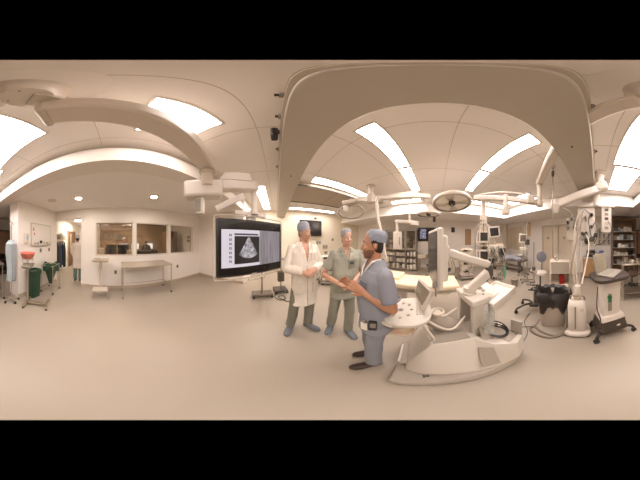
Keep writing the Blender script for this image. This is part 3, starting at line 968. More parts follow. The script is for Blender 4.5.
obj('back_cover', MB().box((0, 0.10, ZC), (0.9, 0.07, 0.56)), WHITE, t, bevel=0.02)
obj('top_bracket', MB().box((-0.02, 0.06, ZC + H2 + 0.10), (0.55, 0.06, 0.06)).box((-0.02, 0.06, ZC + H2 + 0.04), (0.16, 0.07, 0.10)), WHITE, t, bevel=0.008)
obj('bottom_grip', MB().box((0.05, -0.005, ZC - H2 - 0.07), (0.30, 0.05, 0.035)), PALE, t, bevel=0.01)
obj('grip_button', MB().cyl((0.12, -0.034, ZC - H2 - 0.07), (0.12, -0.028, ZC - H2 - 0.07), 0.012, n=12), BLACK, t)

t = thing('control_box', 'small white box with a grey panel hanging left of the big display', 'control box', (-1.06, 1.12, 1.96), math.radians(20))
obj('housing', MB().box((0, 0.03, 0.12), (0.12, 0.10, 0.24)), WHITE, t, bevel=0.012)
obj('panel', MB().box((-0.062, 0.03, 0.12), (0.006, 0.07, 0.18)), GREY, t)
obj('side_panel', MB().box((-0.01, -0.022, 0.12), (0.085, 0.006, 0.19)), GREY, t)
obj('hanger', MB().tube([(0, 0.05, 0.24), (0, 0.07, 0.31), (0.05, 0.09, 0.33)], 0.016, 8), WHITE, t)

# ================================================================ second boom with the lamps
t = thing('ceiling_boom', 'white ceiling boom running from the round hub towards the surgical lamp arms', 'ceiling boom', (-0.18, -0.44, CZ))
obj('hub_collar', MB().cyl((-0.18, -0.44, CZ), (-0.18, -0.44, 2.91), 0.06), BOOMM, t, world=True)
obj('arm', bar((-0.20, -0.42, 2.87), (1.24, -1.98, 2.87), 0.14, 0.10), BOOMM, t, bevel=0.02, world=True)
obj('arm_trim', bar((-0.12, -0.44, 2.815), (1.26, -1.93, 2.815), 0.02, 0.02), WHITE, t, world=True)
obj('drop_post', MB().lathe([(0.085, 0.32), (0.085, 0.2), (0.06, 0.18), (0.055, -0.22), (0.08, -0.24), (0.08, -0.34), (0.03, -0.35)], (1.24, -1.98, 2.65)), BOOMM, t, world=True)
obj('lamp_arm', bar((1.26, -1.95, 2.37), (2.06, -0.80, 2.44), 0.09, 0.10), WHITE, t, bevel=0.018, world=True)
obj('thin_arm', MB().tube(smooth_path([(1.24, -1.95, 2.50), (1.75, -1.35, 2.58), (2.2, -0.85, 2.55)], 6), 0.018, 8), WHITE, t, world=True)
obj('arm_joint', MB().lathe([(0.05, 0.12), (0.055, 0.0), (0.05, -0.16), (0.09, -0.17), (0.09, -0.27), (0.02, -0.28)], (1.66, -1.34, 2.36)), WHITE, t, world=True)
obj('joint_box', MB().box((1.33, -1.76, 2.40), (0.16, 0.14, 0.17), rot(rz=0.9)), PALE, t, bevel=0.02, world=True)


def surgical_lamp(label, c, R, tilt, group='surgical lamps'):
    t = thing('surgical_lamp', label, 'lamp', c, 0, group)
    M = tilt
    head = obj('lamp_head', MB().lathe([(R * 0.25, 0.10), (R * 0.75, 0.085), (R * 0.97, 0.03), (R, -0.01), (R * 0.98, -0.035), (R * 0.90, -0.04), (R * 0.88, -0.02), (R * 0.84, 0.0), (R * 0.2, 0.03), (0.02, 0.032)], n=40, M=M), WHITE, t)
    obj('lens_ring', MB().torus(M @ V((0, 0, -0.02)), R * 0.87, 0.016, n=40, M=M), GREY, head)
    for k in range(4):
        a = k * PI / 2 + 0.5
        p = MB()
        b = []
        for q in range(7):
            w = a + (q - 3) * 0.16
            b.append((math.cos(w) * R * 0.82, math.sin(w) * R * 0.82))
        for q in range(6, -1, -1):
            w = a + (q - 3) * 0.13
            b.append((math.cos(w) * R * 0.26, math.sin(w) * R * 0.26))
        p.prism(b, -0.014, 0.008, lambda u, v, d: M @ V((u, v, d)))
        obj('reflector', p, mat('lamp_reflector', (242, 237, 230), 0.4), head)
    obj('centre_boss', MB().lathe([(0.075, 0.02), (0.075, -0.04), (0.05, -0.06), (0.045, -0.04), (0.01, -0.04)], M=M), DGREY, t)
    obj('sterile_handle', MB().lathe([(0.022, -0.04), (0.02, -0.13), (0.012, -0.15)], M=M), PALE, t)
    return t


TL = rot(rx=0, ry=0.17, rz=0) @ rot(rx=-0.05)
l = surgical_lamp('round white surgical lamp with spoked reflectors seen from below', (2.36, -0.36, 2.40), 0.47, TL)
obj('yoke', MB().tube(smooth_path([(2.06, -0.80, 2.44), (2.25, -0.92, 2.50), (2.55, -0.88, 2.52), (2.75, -0.55, 2.56), (2.65, -0.36, 2.55)], 5), 0.025, 8), WHITE, l, world=True)
obj('yoke_arm', bar((2.40, 0.05, 2.52), (2.75, -0.40, 2.56), 0.05, 0.05), WHITE, l, world=True, bevel=0.01)

# ================================================================ third boom (north-east) with yoke ring and arms
t = thing('ceiling_boom', 'white ceiling boom with a hanging ring handle behind the three men', 'ceiling boom', (2.40, 1.80, CZ))
obj('ceiling_tube', MB().lathe([(0.14, 0), (0.14, -0.03), (0.07, -0.05), (0.07, -0.30)], (2.40, 1.80, CZ)), WHITE, t, world=True)
obj('hub', MB().cyl((2.40, 1.80, 2.86), (2.40, 1.80, 2.60), 0.13, 0.13, 24), PALE, t, bevel=0.02, world=True)
obj('hub_box', MB().box((2.22, 1.98, 2.69), (0.30, 0.22, 0.18), rot(rz=-0.8)), WHITE, t, bevel=0.03, world=True)
obj('hub_motor', MB().box((2.60, 1.62, 2.72), (0.22, 0.20, 0.20), rot(rz=-0.8)), PALE, t, bevel=0.03, world=True)
obj('arm', bar((2.30, 1.90, 2.72), (1.72, 2.30, 2.55), 0.10, 0.10), PALE, t, bevel=0.02, world=True)
MR = Matrix.Rotation(math.radians(-45), 4, 'Z') @ Matrix.Rotation(PI / 2, 4, 'X')
obj('ring_handle', MB().torus((1.92, 2.14, 2.33), 0.30, 0.026, n=36, M=MR @ Matrix.Diagonal((1.15, 0.62, 1, 1))), GREY, t, world=True)
obj('ring_bracket', MB().box((1.80, 2.24, 2.40), (0.12, 0.10, 0.16), rot(rz=-0.8)), WHITE, t, bevel=0.02, world=True)
obj('long_arm', bar((2.55, 1.65, 2.75), (2.55, 0.15, 2.62), 0.10, 0.11), WHITE, t, bevel=0.02, world=True)
obj('long_arm_cover', bar((2.62, 1.20, 2.80), (2.58, 0.45, 2.73), 0.15, 0.05), PALE, t, bevel=0.01, world=True)
obj('slanted_pole', MB().tube([(2.43, 1.63, 2.62), (2.44, 1.60, 2.24), (2.57, 1.36, 1.06)], [0.05, 0.045, 0.04], 12), WHITE, t, world=True)
obj('pole_clamp', MB().box((2.56, 1.38, 1.10), (0.14, 0.10, 0.16)), PALE, t, bevel=0.015, world=True)

# lamp seen edge-on between the boom and the round lamp
l = surgical_lamp('thin-looking white surgical lamp seen nearly edge-on above the mounted television', (3.55, 0.28, 2.42), 0.42, rot(ry=-0.02))
obj('stem', MB().tube(smooth_path([(3.55, 0.28, 2.50), (3.55, 0.30, 2.66), (3.2, 0.36, 2.74), (2.6, 0.42, 2.70)], 5), 0.025, 8), WHITE, l, world=True)

# ================================================================ device arm in front of the glass cabinet
t = thing('device_pendant', 'white box hanging from a bent white arm before the glass cabinet', 'device', (3.34, 1.33, 1.30))
obj('device_box', MB().box((3.34, 1.34, 1.585), (0.14, 0.30, 0.54), rot(rz=0.15)), WHITE, t, bevel=0.02, world=True)
obj('side_strip', MB().box((3.262, 1.24, 1.57), (0.008, 0.03, 0.24)), GREY, t, world=True)
obj('drop_tube', MB().tube([(3.34, 1.36, 1.85), (3.33, 1.39, 2.19)], 0.05, 12), WHITE, t, world=True)
obj('arm', bar((3.31, 1.44, 2.20), (3.50, 0.80, 2.16), 0.10, 0.09), WHITE, t, bevel=0.02, world=True)
obj('counterweight', bar((3.48, 0.92, 2.15), (3.56, 0.62, 2.11), 0.16, 0.15), WHITE, t, bevel=0.03, world=True)
obj('ceiling_tube', MB().cyl((3.47, 0.94, 2.18), (3.47, 0.94, CZ), 0.035), WHITE, t, world=True)
obj('tube_collar', MB().cyl((3.47, 0.94, 2.20), (3.47, 0.94, 2.30), 0.06), PALE, t, world=True)

# ================================================================ ultrasound machine
F_ = V((-0.22, 0.975, 0)).normalized()
RZU = math.atan2(F_.y, F_.x)
t = thing('ultrasound_machine', 'large cream ultrasound machine on a boat-shaped base with screen and keyboard', 'ultrasound machine', (0.90, -0.35, 0), RZU)
US = mat('ultrasound_shell', (206, 198, 186), 0.38, var=0.015)
USG = mat('ultrasound_grey', (166, 157, 145), 0.45, var=0.03)
USD = mat('ultrasound_dark_grey', (150, 138, 122), 0.5, var=0.03)


def hull_rings(secs):
    rings = []
    for x, y0b, y0t, y1b, y1t, zb, zt in secs:
        rings.append([(x, y0b, zb), (x, y0b + (y0t - y0b) * 0.55, zb + (zt - zb) * 0.62), (x, y0t, zt), (x, y1t, zt), (x, y1b + (y1t - y1b) * 0.55, zb + (zt - zb) * 0.62), (x, y1b, zb)])
    return rings


base = MB().ring_loft(hull_rings([
    (0.68, 0.27, 0.24, -0.44, -0.42, 0.035, 0.06), (0.58, 0.31, 0.28, -0.54, -0.51, 0.035, 0.085), (0.20, 0.325, 0.29, -0.57, -0.54, 0.04, 0.11),
    (-0.20, 0.33, 0.30, -0.57, -0.54, 0.05, 0.13), (-0.40, 0.30, 0.27, -0.48, -0.46, 0.10, 0.19)]))
obj('base', base, USG, t, bevel=0.012)
hull = MB().ring_loft(hull_rings([
    (0.60, 0.08, 0.00, -0.46, -0.38, 0.08, 0.16), (0.50, 0.16, 0.03, -0.50, -0.40, 0.10, 0.42), (0.41, 0.19, 0.02, -0.53, -0.42, 0.11, 0.565),
    (0.20, 0.24, 0.01, -0.54, -0.42, 0.11, 0.55), (0.02, 0.28, 0.02, -0.54, -0.42, 0.12, 0.53), (-0.08, 0.305, 0.18, -0.54, -0.42, 0.12, 0.47), (-0.25, 0.335, 0.31, -0.52, -0.42, 0.14, 0.44), (-0.40, 0.31, 0.28, -0.46, -0.38, 0.19, 0.43)]))
h = obj('hull', hull, US, t, bevel=0.022, seg=3)
obj('deck', MB().ring_loft([[(0.385, 0.0, 0.555), (0.385, -0.37, 0.555), (0.385, -0.37, 0.575), (0.385, 0.0, 0.575)], [(0.05, 0.005, 0.53), (0.05, -0.38, 0.53), (0.05, -0.38, 0.55), (0.05, 0.005, 0.55)]]), USG, h)
obj('rear_deck', MB().ring_loft([[(-0.21, 0.25, 0.43), (-0.21, -0.38, 0.43), (-0.21, -0.38, 0.455), (-0.21, 0.25, 0.455)], [(-0.385, 0.23, 0.42), (-0.385, -0.34, 0.42), (-0.385, -0.34, 0.445), (-0.385, 0.23, 0.445)]]), USG, h)
obj('side_panel', MB().ring_loft([[(0.10, 0.262, 0.20), (0.04, 0.125, 0.44), (0.04, 0.11, 0.44), (0.10, 0.247, 0.20)], [(-0.03, 0.305, 0.22), (-0.06, 0.205, 0.44), (-0.06, 0.19, 0.44), (-0.03, 0.29, 0.22)]]), USG, h)
gr = MB()
for k in range(6):
    gr.box((0.465 - 0.012 * k, -0.16, 0.40 + 0.022 * k), (0.012, 0.34, 0.008))
obj('vent', gr, DGREY, h)
obj('foot_pedal', MB().box((0.60, -0.15, 0.155), (0.16, 0.34, 0.06), rot(ry=0.2)), USG, t, bevel=0.015)
obj('pedal_strip', MB().box((0.66, -0.15, 0.175), (0.02, 0.30, 0.012)), WHITE, t)
obj('floor_bumper', MB().tube(smooth_path([(0.25, 0.30, 0.02), (0.42, 0.29, 0.02), (0.55, 0.24, 0.02)], 4), 0.016, 8), BLACK, t)
for x, y in ((0.46, 0.20), (0.46, -0.46), (-0.24, 0.22), (-0.24, -0.46)):
    caster(t, x, y, 0.04)
col = obj('column', MB().box((-0.115, -0.38, 0.71), (0.20, 0.06, 0.56)).box((-0.115, -0.07, 0.71), (0.20, 0.07, 0.56)).box((-0.115, -0.22, 0.965), (0.24, 0.40, 0.08)).box((-0.19, -0.22, 0.71), (0.05, 0.30, 0.54)), US, t, bevel=0.015)
obj('recess', MB().box((-0.168, -0.22, 0.70), (0.016, 0.25, 0.38)), USD, col)
obj('handle', MB().box((-0.24, -0.03, 0.73), (0.03, 0.05, 0.32)), USG, col, bevel=0.01)
obj('power_button', MB().cyl((-0.19, -0.10, 1.0), (-0.19, -0.10, 1.01), 0.014, n=12), GREY, col)
obj('side_grip', MB().ring_loft([[(-0.06, -0.03, 0.62), (-0.20, -0.03, 0.62), (-0.20, -0.01, 0.62), (-0.06, -0.01, 0.62)], [(-0.05, 0.12, 0.40), (-0.16, 0.12, 0.40), (-0.16, 0.14, 0.38), (-0.05, 0.14, 0.38)]]), USG, col)
obj('front_neck', MB().tube(smooth_path([(0.05, -0.22, 0.55), (0.25, -0.22, 0.66), (0.42, -0.2, 0.86)], 5), [0.10] * 11, 12), USG, t)
# arm and monitor, in room coordinates
pv = obj('arm_pivot', MB().lathe([(0.085, 0), (0.085, 0.03), (0.07, 0.035), (0.07, 0.09), (0.02, 0.10)], (1.13, -0.375, 1.0)), US, t, world=True)
obj('arm_lower', bar((1.11, -0.37, 1.06), (1.07, -0.60, 1.25), 0.095, 0.10), US, t, bevel=0.02, world=True)
obj('arm_elbow', MB().cyl((1.07, -0.61, 1.20), (1.07, -0.61, 1.33), 0.05).cyl((1.07, -0.61, 1.33), (1.07, -0.61, 1.36), 0.03), DGREY, t, bevel=0.006, world=True)
obj('arm_upper', bar((1.07, -0.61, 1.33), (0.965, -0.12, 1.49), 0.07, 0.08), US, t, bevel=0.02, world=True)
obj('arm_cable', MB().tube(smooth_path([(1.09, -0.55, 1.33), (1.11, -0.66, 1.24), (1.10, -0.6, 1.15), (1.10, -0.45, 1.07)], 5), 0.012, 8), BLACK, t, world=True)
mw = V((0.38, 0.10, 0)).normalized()
mn = V((-mw.y, mw.x, 0))
RZS = math.atan2(mw.y, mw.x)
MC = V((0.915, 0.018, 1.465))
mon = obj('monitor', MB().box(MC, (0.40, 0.045, 0.435), rot(rz=RZS)), US, t, bevel=0.018, world=True, seg=3)
obj('monitor_screen', MB().box(MC + mn * 0.024, (0.355, 0.004, 0.385), rot(rz=RZS)), SCREENOFF, mon, world=True)
obj('monitor_back', MB().box(MC - mn * 0.045, (0.30, 0.07, 0.34), rot(rz=RZS)), US, mon, bevel=0.02, world=True)
obj('monitor_mount', MB().box(MC - mn * 0.10 + V((0.02, 0, 0.03)), (0.12, 0.07, 0.12), rot(rz=RZS)), US, mon, bevel=0.015, world=True)
obj('monitor_foot', MB().cyl(MC + V((0.01, -0.01, -0.21)), MC + V((0.01, -0.01, -0.27)), 0.03).cyl(MC + V((0.01, -0.01, -0.27)), MC + V((0.01, -0.01, -0.36)), 0.008), GREY, mon, world=True)
# control panel, touch panel, front tray
PT = Matrix.Translation((0.87, 0.25, 0.955)) @ rot(rz=RZU) @ rot(ry=0.10)
cp = obj('control_panel', MB().stack([(-0.03, 0.17, 0.19), (-0.02, 0.20, 0.225), (0.012, 0.205, 0.23), (0.02, 0.195, 0.22)], 36, 2.6, PT), US, t, world=True)
k_ = MB()
for r_ in range(3):
    for c_ in range(9):
        k_.box(PT @ V((-0.13 + 0.024 * r_, -0.10 + 0.024 * c_, 0.024)), (0.017, 0.017, 0.01), PT.to_3x3().to_4x4())
obj('key', k_, PALE, cp, world=True)
for q in range(8):
    a = q * 2 * PI / 8
    obj('knob', MB().cyl(PT @ V((0.05 + 0.085 * math.cos(a), 0.01 + 0.12 * math.sin(a), 0.018)), PT @ V((0.05 + 0.085 * math.cos(a), 0.01 + 0.12 * math.sin(a), 0.036)), 0.014, n=14), PALE, cp, world=True)
obj('trackball', MB().ball(PT @ V((0.06, 0.01, 0.018)), 0.022), USG, cp, world=True)
obj('panel_handle', MB().tube([PT @ V(p) for p in smooth_path([(0.10, 0.20, -0.02), (0.185, 0.15, -0.02), (0.205, 0.0, -0.02), (0.185, -0.15, -0.02), (0.10, -0.20, -0.02)], 5)], 0.018, 10), US, cp, world=True)
tp = obj('touch_panel', slab([(0.775, 0.115, 1.055), (0.79, 0.035, 1.225), (1.125, 0.205, 1.205), (1.10, 0.245, 1.035)], 0.035), US, t, bevel=0.008, world=True)
obj('touch_screen', slab([(0.803, 0.113, 1.080), (0.814, 0.054, 1.203), (1.093, 0.193, 1.190), (1.072, 0.225, 1.062)], -0.006), mat('touch_glass', (128, 118, 104), 0.25), tp, world=True, loc=None)
ft = obj('front_tray', MB().stack([(0.775, 0.18, 0.13, 0, 0), (0.78, 0.20, 0.145), (0.80, 0.205, 0.15), (0.80, 0.19, 0.135), (0.79, 0.185, 0.13)], 30, 2.8, Matrix.Translation((0.945, 0.335, -0.06)) @ rot(rz=RZU + PI / 2)), mat('peach_plastic', (228, 198, 166), 0.45, var=0.02), t, world=True)
obj('probe', MB().tube(smooth_path([(0.86, 0.39, 0.745), (0.89, 0.41, 0.77), (0.92, 0.40, 0.76)], 4), [0.012] * 3 + [0.018] * 6, 8), BLACK, t, world=True)
obj('probe_cable', MB().tube(smooth_path([(0.86, 0.39, 0.745), (0.84, 0.36, 0.745), (0.86, 0.32, 0.745), (0.92, 0.33, 0.745), (0.95, 0.28, 0.75), (0.98, 0.2, 0.8), (1.0, 0.1, 0.7)], 5), 0.006, 8), WHITE, t, world=True)
for q, (pa, pb, pc) in enumerate((((0.80, 0.09, 0.93), (0.86, -0.12, 0.74), (1.05, -0.30, 0.74)), ((0.92, 0.06, 0.94), (1.02, -0.06, 0.80), (1.10, -0.22, 0.84)), ((0.75, 0.10, 0.92), (0.77, 0.02, 0.70), (0.86, 0.06, 0.56)))):
    obj('cable', MB().tube(smooth_path([pa, pb, pc], 6), 0.011, 8), WHITE, t, world=True)
obj('cable_holder', MB().torus((0.90, -0.01, 0.95), 0.05, 0.014, n=20).cyl((0.90, -0.01, 0.90), (0.90, -0.01, 0.95), 0.03), PALE, t, world=True)
obj('gel_holder', MB().lathe([(0.05, 0), (0.055, 0.16), (0.055, 0.34), (0.05, 0.34), (0.05, 0.02), (0.01, 0.01)], (0.86, -0.49, 0.58)), clear('pale_blue_plastic', (250, 250, 248), 0.05, 0.1, body=0.18, bodyc=(226, 228, 224)), t, world=True)
obj('rear_panel', MB().box((0.79, -0.79, 0.48), (0.14, 0.035, 0.36), rot(rz=0.25)), USG, t, bevel=0.01, world=True)
for q in range(3):
    obj('cable_coil', MB().torus((0.92, -0.62, 0.475 + 0.02 * q), 0.11 + 0.012 * q, 0.010, n=30, M=rot(rx=0.25, ry=-0.15 * q)), BLACK, t, world=True)

# ================================================================ tray cart with papers
t = thing('instrument_tray', 'shallow white tray on a stand behind the ultrasound machine, papers in it', 'tray', (1.30, -0.87, 0), math.radians(27))
A = [(1.42, -0.57), (1.00, -0.62), (1.26, -1.24), (1.70, -1.12)]
cen = V((sum(p[0] for p in A) / 4, sum(p[1] for p in A) / 4, 0))


def ringz(s, z):
    return [cen + (V((x, y, 0)) - cen) * s + V((0, 0, z)) for x, y in A]


obj('tray', MB().ring_loft([ringz(0.94, 0.71), ringz(1.0, 0.73), ringz(1.0, 0.85), ringz(0.90, 0.85), ringz(0.88, 0.80)]), WHITE, t, bevel=0.008, world=True)
obj('post', MB().cyl((1.26, -0.76, 0.05), (1.26, -0.76, 0.72), 0.03), STEEL, t, world=True)
obj('foot', MB().box((1.34, -0.86, 0.04), (0.10, 0.36, 0.04), rot(rz=0.4)), STEEL, t, bevel=0.01, world=True)
for q, (c, a, lab) in enumerate((((1.36, -0.80, 0.815), 0.5, 'white paper sheet lying flat in the instrument tray'), ((1.33, -0.72, 0.84), 0.9, 'crumpled white paper sheet standing up in the instrument tray'))):
    p = MB()
    n = 7
    g = []
    for i in range(n):
        for j in range(n):
            u, v = (i / (n - 1) - 0.5) * 0.20, (j / (n - 1) - 0.5) * 0.26
            z = (0.008 if q == 0 else 0.05) * (1 + noise.noise(V((i * 0.7, j * 0.7, q * 3.0)))) + (0.0 if q == 0 else 0.12 * (i / (n - 1)))
            g.append(rot(rz=a) @ V((u, v, z)) + V(c))
    p.v += g
    for i in range(n - 1):
        for j in range(n - 1):
            p.f.append((i * n + j, (i + 1) * n + j, (i + 1) * n + j + 1, i * n + j + 1))
    o = obj('paper_sheet', p, PAPER)
    so = o.modifiers.new('thick', 'SOLIDIFY')
    so.thickness = 0.002
    tag(o, lab, 'paper')
o = obj('paper_form', MB().box((1.16, -0.80, 0.808), (0.09, 0.24, 0.006), rot(rz=0.5)), PAPER)
tag(o, 'narrow stack of white forms at the near edge of the instrument tray', 'paper')

# ================================================================ patient table
t = thing('patient_table', 'cream-topped patient table standing behind the ultrasound keyboard', 'patient table', (2.02, 0.62, 0), 0)
obj('mattress', MB().box((0, 0, 0.81), (0.58, 2.05, 0.10)), MATTR, t, bevel=0.03, seg=3)
obj('table_top', MB().box((0, 0, 0.74), (0.54, 2.0, 0.04)), PALE, t, bevel=0.01)
obj('pillow_pad', MB().box((0.08, 0.32, 0.885), (0.40, 0.42, 0.06)), MATTR, t, bevel=0.025)
obj('pedestal', MB().box((0, 0.3, 0.40), (0.34, 0.55, 0.66)), WHITE, t, bevel=0.02)
obj('foot', MB().box((0, 0.3, 0.04), (0.50, 1.0, 0.08)), PALE, t, bevel=0.02)
obj('side_rail', MB().box((-0.30, 0, 0.74), (0.02, 1.7, 0.03)), STEEL, t)
# ================================================================ west side: tables, stands, doorway, control room
def leg_tube(parent, a, b, r=0.014, m=None, name='leg'):
    return obj(name, MB().cyl(a, b, r, n=10), m or STEEL, parent)


# long steel table below the windows
t = thing('instrument_table', 'long stainless steel table on thin legs under the observation windows', 'table', (-3.11, 0.93, 0))
LX, LY = 0.33, 0.78
obj('tabletop', MB().span((-LX, -LY, 0.885), (LX, LY, 0.92)).span((-LX, -LY, 0.92), (-LX + 0.015, LY, 0.935)), STEEL, t, bevel=0.006)
for x in (-LX + 0.03, LX - 0.03):
    for y in (-LY + 0.03, LY - 0.03):
        l = leg_tube(t, (x, y, 0.07), (x, y, 0.89), 0.016)
        obj('wheel', MB().cyl((x, y - 0.012, 0.035), (x, y + 0.012, 0.035), 0.035, n=14), DGREY, l)
obj('stretcher', MB().cyl((-LX + 0.03, LY - 0.03, 0.25), (LX - 0.03, LY - 0.03, 0.25), 0.010, n=8), STEEL, t)
obj('stretcher', MB().cyl((-LX + 0.03, -LY + 0.03, 0.25), (-LX + 0.03, LY - 0.03, 0.25), 0.010, n=8), STEEL, t)

# step stool
t = thing('step_stool', 'low steel step stool in front of the tall narrow stand', 'stool', (-2.90, -0.47, 0), 0.15)
obj('step', MB().box((0, 0, 0.255), (0.28, 0.44, 0.03)), STEEL, t, bevel=0.008)
for x in (-0.12, 0.12):
    for y in (-0.19, 0.19):
        leg_tube(t, (x * 1.25, y * 1.2, 0), (x, y, 0.245), 0.013)
obj('rubber_mat', MB().box((0, 0, 0.272), (0.25, 0.40, 0.006)), PALE, t)

# hand-wash / mayo stand with a small tray on a single post
t = thing('pedestal_stand', 'tall steel stand with a small tilted tray on one post by the wall', 'stand', (-3.22, -0.50, 0))
obj('tray', MB().ring_loft([[(-0.16, -0.22, 1.0), (0.16, -0.22, 0.99), (0.16, 0.22, 0.99), (-0.16, 0.22, 1.0)], [(-0.20, -0.26, 1.05), (0.20, -0.26, 1.03), (0.20, 0.26, 1.03), (-0.20, 0.26, 1.05)]]), STEEL, t, bevel=0.006)
obj('post', MB().cyl((0, 0, 0.03), (0, 0, 1.01), 0.045), PALE, t)
obj('base', MB().lathe([(0.17, 0), (0.17, 0.02), (0.06, 0.045), (0.02, 0.05)]), STEEL, t)
o = obj('soap_bar', MB().box((-3.20, -0.47, 1.062), (0.10, 0.07, 0.04)), WHITE, bevel=0.012)
tag(o, 'small white packet lying on the tray of the tall pedestal stand', 'packet')


def outlet(p, axis, lab):
    t = thing('power_outlet', lab, 'outlet', p, 0 if axis == 'x' else PI / 2, 'dark wall outlets')
    obj('plate', MB().box((0.006, 0, 0), (0.012, 0.09, 0.12)), GREY, t, bevel=0.003)
    for z in (-0.025, 0.025):
        obj('socket', MB().box((0.013, 0, z), (0.004, 0.05, 0.035)), DGREY, t)


outlet((-3.55, -0.03, 0.58), 'x', 'dark wall outlet behind the long steel table, near the pedestal stand')
outlet((-3.55, 2.42, 0.60), 'x', 'dark wall outlet right of the long steel table, under the last window')
outlet((-2.60, -2.40, 1.28), 'y', 'dark outlet plate under the whiteboard, nearer the red basin')
outlet((-3.07, -2.40, 1.28), 'y', 'dark outlet plate under the whiteboard, nearer the doorway')

# whiteboard, dispenser
t = thing('whiteboard', 'whiteboard with small coloured magnets on the wall beside the doorway', 'whiteboard', (-2.65, -2.40, 1.45))
obj('board', MB().span((-0.49, 0.004, 0), (0.49, 0.018, 0.62)), mat('whiteboard_face', (232, 226, 220), 0.25, var=0.01), t)
f = MB()
f.span((-0.51, 0, -0.02), (0.51, 0.022, 0)).span((-0.51, 0, 0.62), (0.51, 0.022, 0.64)).span((-0.51, 0, 0), (-0.49, 0.022, 0.62)).span((0.49, 0, 0), (0.51, 0.022, 0.62))
obj('board_frame', f, ALU, t)
obj('pen_ledge', MB().span((-0.45, 0.02, -0.015), (0.45, 0.07, 0.0)), ALU, t)
for k, (x, z, w_, h_, m) in enumerate(((0.40, 0.46, 0.05, 0.09, PINKRED), (0.37, 0.33, 0.05, 0.07, PINKRED), (0.05, 0.09, 0.12, 0.09, BLACK), (0.20, 0.05, 0.09, 0.07, GREY), (-0.12, 0.06, 0.10, 0.09, PALE), (-0.28, 0.05, 0.07, 0.07, GREY), (0.33, 0.05, 0.07, 0.06, TAN), (-0.40, 0.06, 0.06, 0.09, PALE))):
    obj('note', MB().span((x - w_ / 2, 0.018, z - h_ / 2), (x + w_ / 2, 0.024, z + h_ / 2)), m, t)
t = thing('soap_dispenser', 'white and pale blue dispenser on the corner wall above the red basin', 'dispenser', (-1.92, -2.40, 1.52))
obj('case', MB().box((0, 0.05, 0.13), (0.12, 0.10, 0.26)), WHITE, t, bevel=0.02)
obj('window', MB().box((0, 0.102, 0.15), (0.08, 0.004, 0.12)), mat('pale_blue_film', (170, 190, 200), 0.4), t)
obj('nozzle', MB().cyl((0, 0.06, -0.03), (0, 0.06, 0.01), 0.015), PALE, t)

# green bag hamper
t = thing('laundry_hamper', 'wheeled steel hamper stand holding a green bag left of the doorway', 'hamper', (-2.72, -2.05, 0), 0.15)
ring = [(-0.24, -0.20), (0.24, -0.20), (0.24, 0.20), (-0.24, 0.20)]
for z, r_ in ((0.86, 0.012), (0.10, 0.010)):
    fr = MB()
    for i in range(4):
        a, b = ring[i], ring[(i + 1) % 4]
        fr.cyl((*a, z), (*b, z), r_, n=8)
    obj('hoop_frame', fr, STEEL, t)
for a in ring:
    l = leg_tube(t, (a[0] * 1.05, a[1] * 1.05, 0.07), (a[0], a[1], 0.86), 0.012)
    obj('wheel', MB().cyl((a[0] * 1.05, a[1] * 1.05 - 0.015, 0.035), (a[0] * 1.05, a[1] * 1.05 + 0.015, 0.035), 0.035, n=14), DGREY, l)
bag = MB()
rings = []
for k, (z, rx, ry) in enumerate(((0.24, 0.02, 0.02), (0.27, 0.07, 0.06), (0.45, 0.13, 0.11), (0.66, 0.20, 0.17), (0.83, 0.25, 0.21), (0.885, 0.28, 0.24), (0.80, 0.285, 0.245), (0.74, 0.29, 0.25))):
    rg = []
    for q in range(28):
        a = q * 2 * PI / 28
        w_ = 1 + 0.07 * math.sin(5 * a + k) + 0.05 * math.sin(9 * a + 2 * k)
        rg.append((rx * w_ * math.cos(a), ry * w_ * math.sin(a), z + (0.05 * math.sin(3 * a) if k > 4 else 0)))
    rings.append(rg)
bag.ring_loft(rings, cap=False)
obj('bag', bag, GREENB, t)

# waste bin with the green liner behind the stand
t = thing('waste_bin', 'dark green lined bin standing behind the steel basin stand at the corner', 'bin', (-2.10, -2.21, 0))
obj('body', MB().stack([(0, 0.15, 0.13), (0.75, 0.19, 0.16)], 24, 5), GREENB, t)
obj('liner', MB().stack([(0.70, 0.20, 0.17), (0.80, 0.205, 0.175), (0.80, 0.17, 0.14), (0.72, 0.165, 0.135)], 24, 5), GREENB, t)

# basin stand on a heavy cross base
t = thing('basin_stand', 'steel stand on a heavy wheeled base that holds a red basin', 'stand', (-1.66, -1.98, 0), 0.55)
obj('post', MB().tube([(0, 0, 0.06), (0, 0, 1.05)], 0.028, 14), STEEL, t)
b = MB().box((0, 0.24, 0.055), (0.10, 0.55, 0.05)).box((0, -0.03, 0.055), (0.52, 0.08, 0.05)).box((0, 0.50, 0.055), (0.46, 0.07, 0.05))
obj('base', b, mat('worn_steel', (168, 152, 130), 0.35, 0.6), t, bevel=0.01)
for x, y in ((-0.24, -0.03), (0.24, -0.03), (-0.21, 0.50), (0.21, 0.50)):
    obj('wheel', MB().cyl((x, y - 0.015, 0.03), (x, y + 0.015, 0.03), 0.03, n=14), RUBBER, t)
sup = MB()
sup.torus((0, 0, 1.18), 0.15, 0.010, n=30)
sup.torus((0, 0, 1.05), 0.10, 0.010, n=24)
for k in range(4):
    a = k * PI / 2 + 0.4
    sup.cyl((0.10 * math.cos(a), 0.10 * math.sin(a), 1.05), (0.15 * math.cos(a), 0.15 * math.sin(a), 1.18), 0.008, n=8)
sup.cyl((0, 0, 1.05), (0.10, 0, 1.05), 0.01, n=8).cyl((0, 0, 1.05), (-0.10, 0, 1.05), 0.01, n=8)
obj('ring_holder', sup, STEEL, t)
obj('shelf', MB().box((0, 0.02, 1.03), (0.42, 0.24, 0.015)).box((0, 0.02, 1.0), (0.38, 0.20, 0.04)), GREY, t, bevel=0.004)
